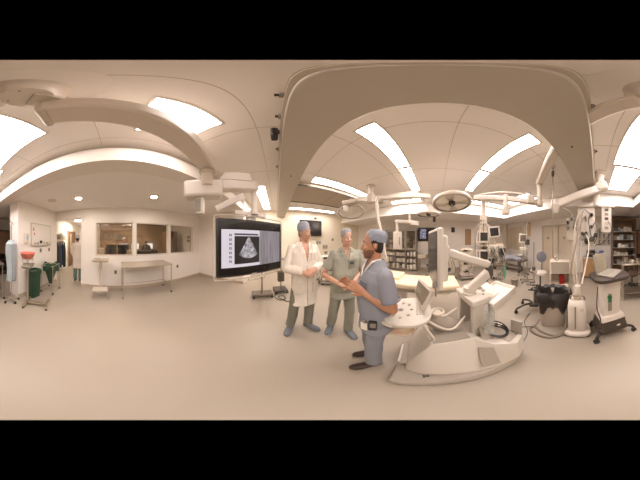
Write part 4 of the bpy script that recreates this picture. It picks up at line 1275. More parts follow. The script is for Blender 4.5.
t = thing('basin', 'shallow red plastic basin in the ring of the steel stand', 'basin', (-1.66, -1.98, 1.185))
obj('bowl', MB().lathe([(0.05, -0.02), (0.12, 0.0), (0.165, 0.05), (0.185, 0.12), (0.195, 0.125), (0.18, 0.13), (0.155, 0.06), (0.11, 0.03), (0.01, 0.02)]), PINKRED, t)
obj('rim', MB().torus((0, 0, 0.125), 0.19, 0.010, n=32), PINKRED, t)

# drip stand with a hanging blue gown
t = thing('drip_stand', 'steel drip stand by the wall corner with a pale blue gown on it', 'drip stand', (-1.41, -2.36, 0))
obj('pole', MB().cyl((0, 0, 0.09), (0, 0, 2.05), 0.014, n=10), STEEL, t)
star_base(t, 5, 0.21, 0.075, 0.016, STEEL)
obj('hook', MB().tube(smooth_path([(-0.10, 0, 2.02), (-0.07, 0, 1.98), (0, 0, 2.04), (0.07, 0, 1.98), (0.10, 0, 2.02)], 4), 0.007, 8), STEEL, t)
gw = MB()
rings = []
for k in range(12):
    u = k / 11
    z = 1.60 - 1.0 * u
    rx = 0.15 + 0.02 * math.sin(u * 7) - 0.05 * max(0, u - 0.5)
    ry = 0.09 + 0.015 * math.sin(u * 9 + 1)
    if k == 0:
        rx, ry = 0.07, 0.04
    rg = []
    for q in range(30):
        a = q * 2 * PI / 30
        w_ = 1 + 0.10 * math.sin(6 * a + 1.5 * u) + 0.05 * math.sin(11 * a)
        rg.append((rx * w_ * math.cos(a) + 0.01, ry * w_ * math.sin(a), z + 0.03 * math.sin(4 * a) * u))
    rings.append(rg)
gw.ring_loft(rings)
o = obj('surgical_gown', gw, BLUEG, loc=(-1.41, -2.35, 0))
tag(o, 'pale blue surgical gown hanging on the drip stand by the wall corner', 'gown')

# supply cupboards behind the corner
t = thing('supply_cupboard', 'dark brown supply cupboard with open lower shelves behind the drip stand', 'cupboard', (-2.70, -4.85, 0))
obj('carcass', MB().span((-0.85, -0.22, 0), (0.75, -0.20, 2.05)).span((-0.85, -0.22, 0), (-0.82, 0.2, 2.05)).span((0.72, -0.22, 0), (0.75, 0.2, 2.05)).span((-0.85, -0.22, 2.02), (0.75, 0.2, 2.05)).span((-0.85, -0.22, 0.0), (0.75, 0.2, 0.08)).span((-0.85, -0.2, 0.95), (0.75, 0.2, 0.98)), DBROWN, t)
for k, x in enumerate((-0.44, 0.34)):
    d = obj('door', MB().span((x - 0.37, 0.2, 1.0), (x + 0.37, 0.22, 2.0)), BROWN, t)
    obj('handle', MB().cyl((x + (0.3 if k == 0 else -0.3), 0.235, 1.2), (x + (0.3 if k == 0 else -0.3), 0.235, 1.4), 0.01, n=8), STEEL, d)
for k, z in enumerate((0.35, 0.65)):
    obj('shelf', MB().span((-0.82, -0.2, z), (0.72, 0.19, z + 0.02)), DBROWN, t)
t = thing('office_chair', 'dark swivel chair just behind the drip stand at the picture edge', 'chair', (-1.25, -3.45, 0), 0.7)
star_base(t, 5, 0.28, 0.075, 0.02, BLACK)
obj('column', MB().cyl((0, 0, 0.10), (0, 0, 0.45), 0.03), DGREY, t)
obj('seat', MB().stack([(0.45, 0.20, 0.20), (0.47, 0.23, 0.23), (0.52, 0.23, 0.23), (0.54, 0.19, 0.19)], 24, 3.5), mat('brown_seat_cloth', (92, 70, 58), 0.8), t)
obj('backrest', MB().stack([(0.68, 0.17, 0.03, 0, -0.22), (0.75, 0.20, 0.04, 0, -0.23), (0.98, 0.20, 0.04, 0, -0.25), (1.05, 0.15, 0.03, 0, -0.26)], 24, 3), mat('brown_seat_cloth', (92, 70, 58), 0.8), t)
obj('back_stem', MB().tube(smooth_path([(0, 0, 0.44), (0, -0.2, 0.45), (0, -0.24, 0.72)], 5), 0.016, 8), DGREY, t)
obj('armrest', MB().tube(smooth_path([(0.22, 0, 0.48), (0.27, 0, 0.55), (0.27, 0, 0.70), (0.26, 0.12, 0.72)], 4), 0.014, 8), BLACK, t)
obj('armrest', MB().tube(smooth_path([(-0.22, 0, 0.48), (-0.27, 0, 0.55), (-0.27, 0, 0.70), (-0.26, 0.12, 0.72)], 4), 0.014, 8), BLACK, t)

# ---- corridor: hanging dark aprons and the things on the shelf above
t = thing('coat_rack', 'rack of hooks and a shelf on the corridor wall above the dark aprons', 'rack', (-4.88, -3.06, 1.5))
obj('shelf', MB().box((0, 0.10, 0.12), (1.0, 0.26, 0.025)), PALE, t)
obj('hook_rail', MB().box((0, -0.005, 0.0), (1.0, 0.03, 0.08)), STEEL, t)
for k in range(4):
    obj('hook', MB().tube(smooth_path([(-0.36 + 0.24 * k, 0.0, 0.0), (-0.36 + 0.24 * k, 0.06, -0.03), (-0.36 + 0.24 * k, 0.08, 0.02)], 4), 0.007, 6), STEEL, t)
for k, (dx, ln, c, lab) in enumerate(((-0.36, 1.30, (34, 32, 34), 'black lead apron hanging in the corridor, farthest into it'), (-0.12, 1.15, (30, 34, 44), 'dark lead apron hanging in the corridor, next to the blue one on its far side'), (0.12, 1.22, (52, 72, 108), 'blue lead apron hanging among the dark ones in the corridor'), (0.36, 1.36, (32, 30, 32), 'black lead apron hanging in the corridor, nearest the doorway'))):
    m = MB()
    rings = []
    for i in range(9):
        u = i / 8
        rg = []
        for q in range(20):
            a = q * 2 * PI / 20
            w_ = 1 + 0.12 * math.sin(4 * a + k + 2 * u)
            rg.append(((0.045 + 0.055 * min(1, u * 4)) * w_ * math.cos(a), (0.035 + 0.05 * min(1, u * 3)) * w_ * math.sin(a), 1.48 - ln * u))
        rings.append(rg)
    m.ring_loft(rings)
    o = obj('hanging_apron', m, mat('apron_cloth_%d' % k, c, 0.7, var=0.15), loc=(-4.88 + dx, -2.95, 0))
    tag(o, lab, 'apron', 'aprons hanging in the corridor')
for k, (dx, h_, m_, lab) in enumerate(((-0.30, 0.22, WHITE, 'white bundle on the corridor shelf, farthest into the corridor'), (-0.02, 0.30, PALE, 'grey bundle on the corridor shelf above the blue apron'), (0.28, 0.24, GREY, 'dark grey bundle on the corridor shelf, nearest the doorway'))):
    o = obj('cloth_bundle', MB().stack([(0, 0.10, 0.09), (h_ * 0.3, 0.13, 0.11, 0.01), (h_ * 0.75, 0.12, 0.10, -0.01, 0.01), (h_, 0.06, 0.05)], 18, 3), m_, loc=(-4.88 + dx, -2.95, 1.633))
    tag(o, lab, 'bundle', 'bundles on the corridor shelf')

# ---- control room furniture
t = thing('control_desk', 'long dark desk in the control room behind the observation windows', 'desk', (-4.75, 0.9, 0))
obj('worktop', MB().span((-0.4, -1.5, 0.95), (0.4, 1.7, 1.0)), DBROWN, t)
obj('front_panel', MB().span((0.33, -1.5, 0.1), (0.36, 1.7, 0.95)), DBROWN, t)
obj('end_panel', MB().span((-0.4, -1.5, 0), (0.36, -1.46, 0.95)), DBROWN, t)
obj('end_panel', MB().span((-0.4, 1.66, 0), (0.36, 1.7, 0.95)), DBROWN, t)


def desk_monitor(name, lab, p, rz, w_, h_, scr, body=BLACK, base=1.0, group=None, cat='monitor'):
    t = thing(name, lab, cat, p, rz, group)
    z0 = 0.10
    bz = obj('housing', MB().box((0, 0.02, z0 + h_ / 2), (w_, 0.04, h_)), body, t, bevel=0.006)
    obj('screen', MB().box((0, -0.002, z0 + h_ / 2), (w_ - 0.04, 0.004, h_ - 0.04)), scr, bz)
    obj('stand', MB().cyl((0, 0.03, 0.01), (0, 0.03, z0 + 0.05), 0.02), body, t)
    obj('foot', MB().box((0, 0.03, 0.006), (0.20, 0.16, 0.012)), body, t)
    return t


SCRW = glow('screen_bright', (240, 238, 236), 1.6)
SCRG = screen_noise('screen_grey', (60, 58, 60), (150, 146, 146), 0.8)
# screens face the seated staff and, mirrored on the far side, the windows
for k, (y, lab) in enumerate(((1.10, 'bright white screen on the control room desk, left of the dark seated person'), (1.98, 'bright white screen on the control room desk, right of the dark seated person'))):
    desk_monitor('desk_monitor', lab, (-5.95, y, 1.0), PI / 2, 0.50, 0.34, SCRW, group='bright screens in the control room')
t = thing('back_counter', 'counter along the back wall of the control room', 'counter', (-6.15, 1.55, 0))
obj('worktop', MB().span((-0.2, -0.8, 0.96), (0.32, 0.75, 1.0)), BROWN, t)
obj('front_panel', MB().span((0.28, -0.8, 0), (0.3, 0.75, 0.96)), DBROWN, t)
for k, (y, w_, h_, lab) in enumerate(((0.02, 0.46, 0.36, 'dark monitor seen from behind in the control room, nearest the doorway'), (0.55, 0.50, 0.36, 'dark monitor seen from behind in the control room, beside the window post'), (1.40, 0.62, 0.16, 'low black console on the control desk before the dark seated person'))):
    t = thing('console_monitor' if k < 2 else 'control_console', lab, 'monitor' if k < 2 else 'console', (-4.55, y - 0.25 if k < 2 else y, 1.0), 0)
    obj('housing', MB().box((0, 0, 0.06 + h_ / 2 if k < 2 else h_ / 2), (0.06 if k < 2 else 0.25, w_ if k < 2 else 0.95, h_)), BLACK, t, bevel=0.008)
    obj('stand' if k < 2 else 'key_panel', MB().box((0, 0, 0.03), (0.10, 0.16, 0.06)) if k < 2 else MB().box((-0.02, 0, h_ + 0.004), (0.15, 0.8, 0.01)), DGREY, t)
for k, (y, h_, lab) in enumerate(((-1.0, 0.28, 'white box at the doorway end of the control room desk'), (0.30, 0.20, 'white box at the middle post of the control room desk'))):
    o = obj('white_box', MB().span((-4.65, y + 0.15, 1.001), (-4.42, y + 0.45, 1.0 + h_)), WHITE, bevel=0.01)
    tag(o, lab, 'box')
for k, (y, z, w_, h_, m_, lab) in enumerate(((-0.75, 1.52, 0.35, 0.45, GREY, 'grey rack unit on the control room back wall, nearest the doorway'), (-0.2, 1.62, 0.45, 0.40, mat('poster_grey', (150, 138, 124), 0.6), 'pale board on the control room back wall behind the first window'), (0.35, 1.6, 0.40, 0.35, GREY, 'grey board on the control room back wall by the window post'))):
    t = thing('mounted_board', lab, 'board', (-6.79, y * 1.35 - 0.3, z), 0)
    obj('board', MB().span((0, -w_ / 2 * 1.4, 0), (0.03, w_ / 2 * 1.4, h_)), m_, t)
    obj('board_frame', MB().span((0, -w_ / 2 * 1.4 - 0.02, -0.02), (0.025, w_ / 2 * 1.4 + 0.02, h_ + 0.02)), DGREY, t)
t = thing('tall_cabinet', 'tall brown cabinet seen through the last observation window', 'cabinet', (-5.3, 3.05, 0))
obj('carcass', MB().span((-0.28, -0.36, 0), (0.28, 0.36, 2.05)), BROWN, t)
for s_ in (-1, 1):
    d = obj('door', MB().span((0.28, min(0.005 * s_, 0.35 * s_), 0.05), (0.30, max(0.005 * s_, 0.35 * s_), 2.0)), BROWN, t)
    obj('handle', MB().cyl((0.315, 0.05 * s_, 1.0), (0.315, 0.05 * s_, 1.2), 0.008, n=8), STEEL, d)
for k, z in enumerate((1.50, 1.68)):
    o = obj('notice_sign', MB().span((-4.52, 3.742, z), (-4.20, 3.748, z + 0.12)), GREY)
    tag(o, ('lower' if k == 0 else 'upper') + ' of two notices on the control room end wall seen through the last window', 'notice')
t = thing('room_door', 'pale door with a steel handle on the control room end wall', 'door', (-3.98, 3.73, 0))
obj('leaf', MB().span((-0.25, -0.02, 0), (0.25, 0.01, 2.05)), PALE, t)
obj('handle', MB().tube([(-0.18, -0.02, 1.15), (-0.18, -0.07, 1.15), (-0.18, -0.07, 1.4), (-0.18, -0.02, 1.4)], 0.012, 8), STEEL, t)
# ================================================================ north wall
t = thing('mounted_television', 'black television mounted high on the north wall behind the white-coated man', 'television', (2.05, 5.88, 1.78))
obj('housing', MB().box((0, -0.05, 0.46), (1.40, 0.07, 0.86)), BLACK, t, bevel=0.012)
obj('screen', MB().box((0, -0.087, 0.46), (1.32, 0.004, 0.78)), mat('television_glass', (44, 38, 36), 0.15, var=0.2, scale=2), t)
obj('bracket', MB().box((0, -0.01, 0.46), (0.3, 0.06, 0.3)), DGREY, t)
t = thing('security_camera', 'small dark camera on the north wall just above the mounted television', 'camera', (2.3, 5.88, 2.80))
obj('mount', MB().cyl((0, 0.02, 0), (0, -0.10, 0), 0.025), PALE, t)
obj('body', MB().box((0, -0.16, -0.02), (0.12, 0.16, 0.10), rot(rx=0.3)), DGREY, t, bevel=0.015)
obj('lens', MB().cyl((0, -0.25, -0.045), (0, -0.235, -0.04), 0.03, n=14), BLACK, t)


def switch_plate(lab, p, w_, h_, n, rz=0.0, m=None):
    t = thing('switch_plate', lab, 'wall plate', p, rz, 'plates on the walls')
    obj('plate', MB().box((0, -0.008, 0), (w_, 0.016, h_)), m or PALE, t, bevel=0.003)
    for k in range(n):
        obj('switch', MB().box(((k - (n - 1) / 2) * w_ / max(n, 1), -0.019, 0), (w_ / max(n, 1) * 0.55, 0.008, h_ * 0.55)), GREY, t)


switch_plate('grey double gas outlet plate on the north wall right of the white coat', (2.58, 5.90, 1.46), 0.34, 0.20, 2)
switch_plate('pale double wall plate at shoulder height right of the white coat', (3.05, 5.90, 1.20), 0.36, 0.26, 2)
switch_plate('grey wall plate just below the pale double plate on the north wall', (3.10, 5.90, 0.82), 0.22, 0.24, 1, m=GREY)
switch_plate('small grey plate on the north wall between the two scrubs men', (3.62, 5.90, 1.62), 0.18, 0.18, 1)

# wheeled base and cart between display and white-coated man
t = thing('equipment_cart', 'low wheeled cart base standing under the big display', 'cart', (-0.42, 2.95, 0), 0.3)
obj('base', MB().box((0, 0, 0.11), (0.60, 0.30, 0.05)), mat('cart_grey', (112, 102, 90), 0.5), t, bevel=0.01)
obj('post', MB().cyl((0, 0, 0.13), (0, 0, 0.95), 0.03), STEEL, t)
obj('tray', MB().box((0, 0, 0.96), (0.45, 0.32, 0.03)), PALE, t, bevel=0.006)
for x, y in ((-0.26, -0.12), (0.26, -0.12), (-0.26, 0.12), (0.26, 0.12)):
    caster(t, x, y, 0.04)
t = thing('monitor_stand', 'dark wheeled stand left of the white-coated man, cables at its foot', 'stand', (0.12, 3.30, 0), 0.2)
obj('base', MB().box((0, 0, 0.10), (0.42, 0.36, 0.06)), DGREY, t, bevel=0.015)
obj('post', MB().cyl((0.02, 0, 0.1), (0.02, 0, 1.05), 0.028), STEEL, t)
obj('box', MB().box((0.02, 0, 0.52), (0.20, 0.16, 0.30)), DGREY, t, bevel=0.01)
obj('top_plate', MB().box((0.02, 0, 1.06), (0.34, 0.26, 0.025)), GREY, t)
for x, y in ((-0.18, -0.15), (0.18, -0.15), (-0.18, 0.15), (0.18, 0.15)):
    caster(t, x, y, 0.04)
o = obj('floor_cable', MB().tube(smooth_path([(0.02, 3.15, 0.012), (-0.05, 2.95, 0.012), (0.08, 2.75, 0.012), (0.25, 2.82, 0.012), (0.20, 3.0, 0.012), (0.05, 2.92, 0.012), (0.30, 2.65, 0.012), (0.45, 2.85, 0.012)], 8), 0.010, 8), RUBBER)
tag(o, 'black cable looped on the floor left of the white-coated man', 'cable')


# machines behind the men
def machine_rack(name, lab, p, rz, w_, h_, seedv, body=CREAM, cat='machine', group=None):
    """Wheeled column of instrument modules with small screens, dials and cables."""
    rnd = random.Random(seedv)
    t = thing(name, lab, cat, p, rz, group)
    obj('base', MB().box((0, 0, 0.10), (w_ * 1.05, 0.52, 0.07)), GREY, t, bevel=0.015)
    for x, y in ((-w_ * 0.42, -0.2), (w_ * 0.42, -0.2), (-w_ * 0.42, 0.2), (w_ * 0.42, 0.2)):
        caster(t, x, y, 0.045)
    obj('frame', MB().box((0, 0.16, h_ / 2 + 0.08), (w_ * 0.9, 0.10, h_ - 0.1)), PALE, t)
    z = 0.16
    k = 0
    while z < h_ - 0.08:
        hh = rnd.choice((0.14, 0.20, 0.28))
        hh = min(hh, h_ - z)
        m = obj('module', MB().box((rnd.uniform(-0.02, 0.02), -0.02, z + hh / 2), (w_ * rnd.uniform(0.82, 0.98), 0.36, hh - 0.02)), rnd.choice((body, body, PALE, WHITE)), t, bevel=0.012)
        if k % 2 == 1:
            obj('display', MB().box((-w_ * 0.14, -0.205, z + hh / 2), (w_ * 0.36, 0.006, hh * 0.55)), SCREENOFF, m)
        for q in range(rnd.choice((1, 2, 3))):
            obj('dial', MB().cyl((w_ * (0.12 + 0.11 * q), -0.22, z + hh * 0.45), (w_ * (0.12 + 0.11 * q), -0.20, z + hh * 0.45), 0.018, n=12), rnd.choice((DGREY, GREY, BLACK)), m)
        z += hh
        k += 1
    for q in range(3):
        x = rnd.uniform(-w_ * 0.4, w_ * 0.4)
        obj('cable', MB().tube(smooth_path([(x, -0.21, h_ * rnd.uniform(0.7, 0.9)), (x + 0.08, -0.30, h_ * 0.5), (x + rnd.uniform(-0.2, 0.2), -0.26, h_ * 0.3), (x, -0.2, h_ * 0.2)], 6), 0.009, 6), rnd.choice((BLACK, GREY, PALE)), t)
    return t


machine_rack('pump_machine', 'cream wheeled machine behind and between the two scrubs men', (1.95, 3.55, 0), -0.5, 0.50, 1.05, 3)
machine_rack('pump_machine', 'cream wheeled machine between the white coat and the green scrubs', (1.50, 3.95, 0), -0.3, 0.45, 0.95, 5)

# ================================================================ east wall
t = thing('glass_cabinet', 'tall supply cabinet with glass doors and drawers on the east wall', 'cabinet', (5.86, 2.12, 0), -PI / 2)
W_, D_, H_ = 1.95, 0.44, 2.15
CB = mat('cabinet_steel', (168, 156, 138), 0.4, 0.3, var=0.04)
c = MB().span((-W_ / 2, D_ / 2 - 0.02, 0.05), (W_ / 2, D_ / 2, H_))
for x in (-W_ / 2, -W_ / 6 - 0.01, W_ / 6 - 0.01, W_ / 2 - 0.03):
    c.span((x, -D_ / 2, 0.05), (x + 0.03, D_ / 2 - 0.02, H_))
c.span((-W_ / 2, -D_ / 2, H_ - 0.03), (W_ / 2, D_ / 2, H_)).span((-W_ / 2, -D_ / 2, 0.05), (W_ / 2, D_ / 2, 0.10)).span((-W_ / 2, -D_ / 2, 1.08), (W_ / 2, D_ / 2, 1.12))
obj('carcass', c, CB, t)
for z in (0.42, 0.75, 1.45, 1.78):
    obj('shelf', MB().span((-W_ / 2 + 0.03, -D_ / 2 + 0.03, z), (W_ / 2 - 0.03, D_ / 2 - 0.02, z + 0.015)), CB, t)
for k in range(3):
    x = -W_ / 2 + 0.04 + k * W_ / 3
    d = obj('glass_door', MB().span((x, -D_ / 2 - 0.014, 1.14), (x + W_ / 3 - 0.06, -D_ / 2 - 0.008, H_ - 0.05)), GLASSM, t)
    f = MB()
    x1 = x + W_ / 3 - 0.06
    f.span((x, -D_ / 2 - 0.02, 1.14), (x + 0.03, -D_ / 2 - 0.002, H_ - 0.05)).span((x1 - 0.03, -D_ / 2 - 0.02, 1.14), (x1, -D_ / 2 - 0.002, H_ - 0.05)).span((x, -D_ / 2 - 0.02, 1.14), (x1, -D_ / 2 - 0.002, 1.17)).span((x, -D_ / 2 - 0.02, H_ - 0.08), (x1, -D_ / 2 - 0.002, H_ - 0.05))
    obj('door_frame', f, ALU, d)
obj('dark_back', MB().span((-W_ / 6 + 0.02, 0.05, 1.13), (W_ / 6 - 0.02, 0.08, H_ - 0.06)), DGREY, t)
rnd = random.Random(11)
n = 0
PLACE = ('left column', 'middle column', 'right column')
SHELF = ('bottom shelf', 'second shelf', 'third shelf', 'fourth shelf', 'top shelf')
PKM = [WHITE, PAPER, PALE, CREAM, GREY, PALE, CREAM]
for zi, z in enumerate((0.101, 0.436, 0.766, 1.121, 1.466)):
    for k in range(3):
        if k == 1 and zi > 2:
            continue
        x = -W_ / 2 + 0.06 + k * W_ / 3
        for q in range(3):
            w_ = rnd.uniform(0.12, 0.17)
            h_ = rnd.uniform(0.14, 0.27)
            bx = obj('supply_box', MB().box((0, 0, h_ / 2), (0.26, w_, h_)), rnd.choice(PKM), bevel=0.004)
            bx.location = (5.86 - 0.05, 2.12 - (x + 0.10 + q * 0.19), z)
            tag(bx, 'supply box in the glass cabinet, %s, %s, %s from the north' % (PLACE[k], SHELF[zi], ('first', 'second', 'third')[q]), 'box', 'supply boxes in the glass cabinet')

t = thing('mounted_television', 'black television mounted on the east wall showing a bluish picture', 'television', (6.10, 0.58, 1.50), -PI / 2)
obj('housing', MB().box((0, -0.07, 0.39), (1.06, 0.07, 0.72)), BLACK, t, bevel=0.012)
obj('screen', MB().box((0, -0.107, 0.39), (0.98, 0.004, 0.64)), mat('television_glass', (44, 38, 36), 0.15), t)
obj('picture', MB().box((-0.22, -0.111, 0.42), (0.36, 0.003, 0.50)), screen_noise('tv_picture', (38, 40, 58), (170, 168, 196), 0.8, (3, 3, 3), 3), t)
obj('bracket', MB().box((0, -0.02, 0.39), (0.3, 0.04, 0.3)), DGREY, t)
t = thing('security_camera', 'black camera hanging under the ceiling edge on the east side', 'camera', (4.75, 0.10, SZ))
obj('mount', MB().cyl((0, 0, 0), (0, 0, -0.10), 0.03), DGREY, t)
obj('body', MB().box((0, 0, -0.19), (0.13, 0.13, 0.20)), BLACK, t, bevel=0.02)
t = thing('mounted_speaker', 'small black box on the east wall just behind the ultrasound screen', 'speaker', (6.08, -0.98, 2.05), -PI / 2)
obj('case', MB().box((0, -0.08, 0.09), (0.20, 0.15, 0.26)), BLACK, t, bevel=0.012)
obj('bracket', MB().box((0, 0.0, 0.09), (0.05, 0.06, 0.08)), GREY, t)

t = thing('writing_desk', 'grey desk at the east wall beneath the bluish television', 'desk', (5.75, 0.50, 0), -PI / 2)
obj('worktop', MB().span((-0.55, -0.30, 0.86), (0.55, 0.30, 0.90)), PALE, t, bevel=0.006)
for x in (-0.5, 0.5):
    for y in (-0.25, 0.25):
        leg_tube(t, (x, y, 0), (x, y, 0.86), 0.018)
obj('drawer', MB().span((-0.5, -0.29, 0.72), (-0.1, 0.25, 0.86)), CREAM, t)
o = obj('paper_stack', MB().box((5.75, 0.62, 0.925), (0.28, 0.22, 0.045), rot(rz=0.2)), PAPER)
tag(o, 'stack of white papers on the grey desk at the east wall', 'paper')


def swivel_chair(lab, p, rz, sm, seat_z=0.48, back_z=0.95, round_back=False, basem=BLACK, seatm=None):
    t = thing('swivel_chair', lab, 'chair', p, rz)
    star_base(t, 5, 0.29, 0.075, 0.02, basem)
    obj('column', MB().cyl((0, 0, 0.09), (0, 0, seat_z), 0.028), DGREY, t)
    obj('seat', MB().stack([(seat_z, 0.19, 0.19), (seat_z + 0.02, 0.22, 0.22), (seat_z + 0.07, 0.22, 0.22), (seat_z + 0.085, 0.18, 0.18)], 28, 2.6), seatm or sm, t)
    M_ = Matrix.Translation((0, -0.23, back_z)) @ rot(rx=PI / 2)
    obj('backrest', MB().stack([(-0.03, 0.15, 0.15), (-0.02, 0.18, 0.17), (0.02, 0.18, 0.17), (0.03, 0.15, 0.15)], 28, 2.2 if round_back else 3.5, M_), sm, t)
    obj('back_stem', MB().tube(smooth_path([(0, 0, seat_z - 0.01), (0, -0.22, seat_z), (0, -0.27, back_z)], 5), 0.018, 8), DGREY, t)
    return t


swivel_chair('dark swivel chair at the grey desk, beside the ultrasound screen edge', (4.75, 0.25, 0), -1.2, mat('dark_chair_cloth', (56, 50, 48), 0.8))
c = swivel_chair('chair with round blue-grey back and cream seat behind the lined bin', (1.80, -2.92, 0), 0.35, BLUESEAT, 0.55, 1.06, True, seatm=WHITE)

# dim stands far east behind the ultrasound arm
for k, (p, rz, sd, h_, lab) in enumerate((((4.55, -0.55, 0), -1.4, 21, 1.15, 'cream cart of instruments behind the ultrasound screen arm, toward the desk'),
                                         ((4.40, -1.30, 0), -1.5, 22, 1.25, 'cream cart of instruments behind the ultrasound screen arm, toward the stacked monitors'))):
    machine_rack('instrument_cart', lab, p, rz, 0.55, h_, sd, cat='cart')
t = thing('wall_picture', 'narrow tan notice board on the east wall left of the stacked monitors', 'notice board', (6.09, -1.95, 1.35), -PI / 2)
obj('board', MB().box((0, -0.012, 0.42), (0.34, 0.024, 0.84)), TAN, t)
obj('board_frame', MB().span((-0.19, -0.02, -0.02), (0.19, -0.002, 0)).span((-0.19, -0.02, 0.84), (0.19, -0.002, 0.86)).span((-0.19, -0.02, 0), (-0.17, -0.002, 0.84)).span((0.17, -0.02, 0), (0.19, -0.002, 0.84)), BROWN, t)

# ================================================================ service column with the two stacked monitors
t = thing('service_column', 'ceiling service column with two white monitors stacked on its front', 'service column', (3.62, -1.80, CZ))
obj('ceiling_tube', MB().lathe([(0.15, 0), (0.15, -0.04), (0.09, -0.06), (0.09, -0.60), (0.12, -0.62), (0.12, -0.72)], (3.62, -1.80, CZ)), WHITE, t, world=True)
RZC = math.atan2(-3.62, -1.80)
Rr = rot(rz=RZC)
cv = V((3.62, -1.80, 0))
lc = lambda x, y, z: Rr @ V((x, y, z)) + cv
obj('column', MB().box(lc(0, 0, 1.55), (0.26, 0.24, 1.75), Rr), CREAM, t, bevel=0.02, world=True)
for k in range(6):
    obj('gas_outlet', MB().cyl(lc(-0.09 + 0.09 * (k % 3), -0.12, 2.12 + 0.14 * (k // 3)), lc(-0.09 + 0.09 * (k % 3), -0.15, 2.12 + 0.14 * (k // 3)), 0.03, n=14), (DGREY, GREY, STEEL)[k % 3], t, world=True)
for k, z in enumerate((1.70, 1.08)):
    m = obj('monitor', MB().box(lc(-0.03, -0.22, z), (0.46, 0.16, 0.40), Rr), WHITE, t, bevel=0.02, world=True)
    obj('screen', MB().box(lc(0.02, -0.302, z + 0.01), (0.27, 0.006, 0.27), Rr), SCREENOFF, m, world=True)
    obj('key_strip', MB().box(lc(-0.19, -0.302, z), (0.05, 0.006, 0.28), Rr), GREY, m, world=True)
obj('shelf', MB().box(lc(0, -0.18, 1.42), (0.52, 0.34, 0.03), Rr), PALE, t, world=True)
obj('shelf', MB().box(lc(0, -0.18, 0.82), (0.52, 0.34, 0.03), Rr), PALE, t, world=True)
rnd = random.Random(5)
for k in range(9):
    x = -0.30 + 0.075 * k
    obj('hose', MB().tube(smooth_path([lc(x * 0.3, -0.14, 2.18), lc(x, -0.30, 1.95), lc(x * 1.2 + rnd.uniform(-.05, .05), -0.22, 1.4), lc(x * 1.3, -0.25 + rnd.uniform(-.05, .05), 0.8 + rnd.uniform(-.2, .2))], 6), 0.012, 6), rnd.choice((GREY, PALE, STEEL, DGREY, PALE)), t, world=True)

# anaesthesia machine
t = machine_rack('anaesthesia_machine', 'crowded anaesthesia machine with a tilted monitor on top', (3.15, -2.08, 0), -2.12, 0.62, 1.45, 8)
tm = obj('monitor', MB().box((-0.06, -0.05, 1.86), (0.40, 0.06, 0.36), rot(rx=-0.1, rz=0.1, ry=-0.12)), WHITE, t, bevel=0.015)
obj('screen', MB().box((-0.06, -0.084, 1.865), (0.30, 0.006, 0.27), rot(rx=-0.1, rz=0.1, ry=-0.12)), mat('deep_screen_glass', (40, 34, 36), 0.2), tm)
obj('monitor_post', MB().cyl((-0.02, 0.05, 1.40), (-0.02, 0.02, 1.75), 0.03), PALE, t)
obj('work_shelf', MB().box((0, -0.28, 0.86), (0.66, 0.26, 0.03)), STEEL, t)
obj('side_monitor', MB().box((0.20, -0.27, 1.24), (0.26, 0.06, 0.26)), GREY, t, bevel=0.01)
obj('side_screen', MB().box((0.20, -0.303, 1.24), (0.20, 0.006, 0.20)), SCREENOFF, t)
obj('bellows', MB().lathe([(0.08, 0), (0.085, 0.02), (0.075, 0.04), (0.085, 0.06), (0.075, 0.08), (0.085, 0.10), (0.075, 0.12), (0.085, 0.14), (0.05, 0.16)], (-0.18, -0.30, 0.88)), BLACK, t)
for k in range(3):
    obj('vaporiser', MB().box((-0.22 + 0.11 * k, -0.24, 1.22), (0.085, 0.10, 0.20)).cyl((-0.22 + 0.11 * k, -0.24, 1.32), (-0.22 + 0.11 * k, -0.24, 1.37), 0.035), (STEEL, GREY, PALE)[k], t, bevel=0.006)
for k in range(5):
    x = -0.28 + 0.12 * k
    obj('tubing', MB().tube(smooth_path([(x, -0.2, 1.40), (x + 0.05, -0.38, 1.25), (x + 0.12, -0.42, 1.02), (x + 0.02, -0.36, 0.84)], 6), 0.014, 6), (PALE, GREY, WHITE, DGREY, PALE)[k], t)
obj('green_bag', MB().stack([(0.42, 0.03, 0.025, 0.28, -0.34), (0.50, 0.055, 0.04, 0.28, -0.34), (0.80, 0.05, 0.04, 0.28, -0.34), (0.90, 0.02, 0.02, 0.28, -0.34)], 16, 2.5), TEALC, t)
o = obj('small_bin', MB().stack([(0, 0.10, 0.10), (0.26, 0.125, 0.125), (0.27, 0.13, 0.13), (0.27, 0.11, 0.11)], 24, 3), GREY, loc=(2.72, -2.62, 0))
tag(o, 'small grey bin on the floor just right of the instrument tray', 'bin')

# monitor on thin stand, stretcher, wall fittings in the south-east corner
t = thing('stand_monitor', 'grey-screened monitor on a thin wheeled stand before the stretcher', 'monitor', (3.30, -3.76, 0), -2.42)
star_base(t, 4, 0.26, 0.075, 0.018, GREY)
obj('pole', MB().cyl((0, 0, 0.08), (0, 0, 1.5), 0.02), STEEL, t)
mm = obj('housing', MB().box((0, -0.03, 1.67), (0.40, 0.07, 0.40)), WHITE, t, bevel=0.02)
obj('screen', MB().box((0, -0.068, 1.68), (0.28, 0.006, 0.28)), mat('brownish_screen', (112, 98, 86), 0.25), mm)
obj('shelf', MB().box((0, -0.08, 1.15), (0.42, 0.30, 0.03)), PALE, t)
obj('recorder', MB().box((0, -0.08, 1.23), (0.34, 0.24, 0.12)), CREAM, t, bevel=0.01)
t = thing('drip_pole', 'slim dark drip pole right of the stand monitor', 'drip stand', (2.66, -3.27, 0))
obj('pole', MB().cyl((0, 0, 0.08), (0, 0, 2.25), 0.018), GREY, t)
star_base(t, 5, 0.28, 0.07, 0.016, GREY)
obj('pump', MB().box((0, -0.02, 1.52), (0.14, 0.16, 0.20)), DGREY, t, bevel=0.015)
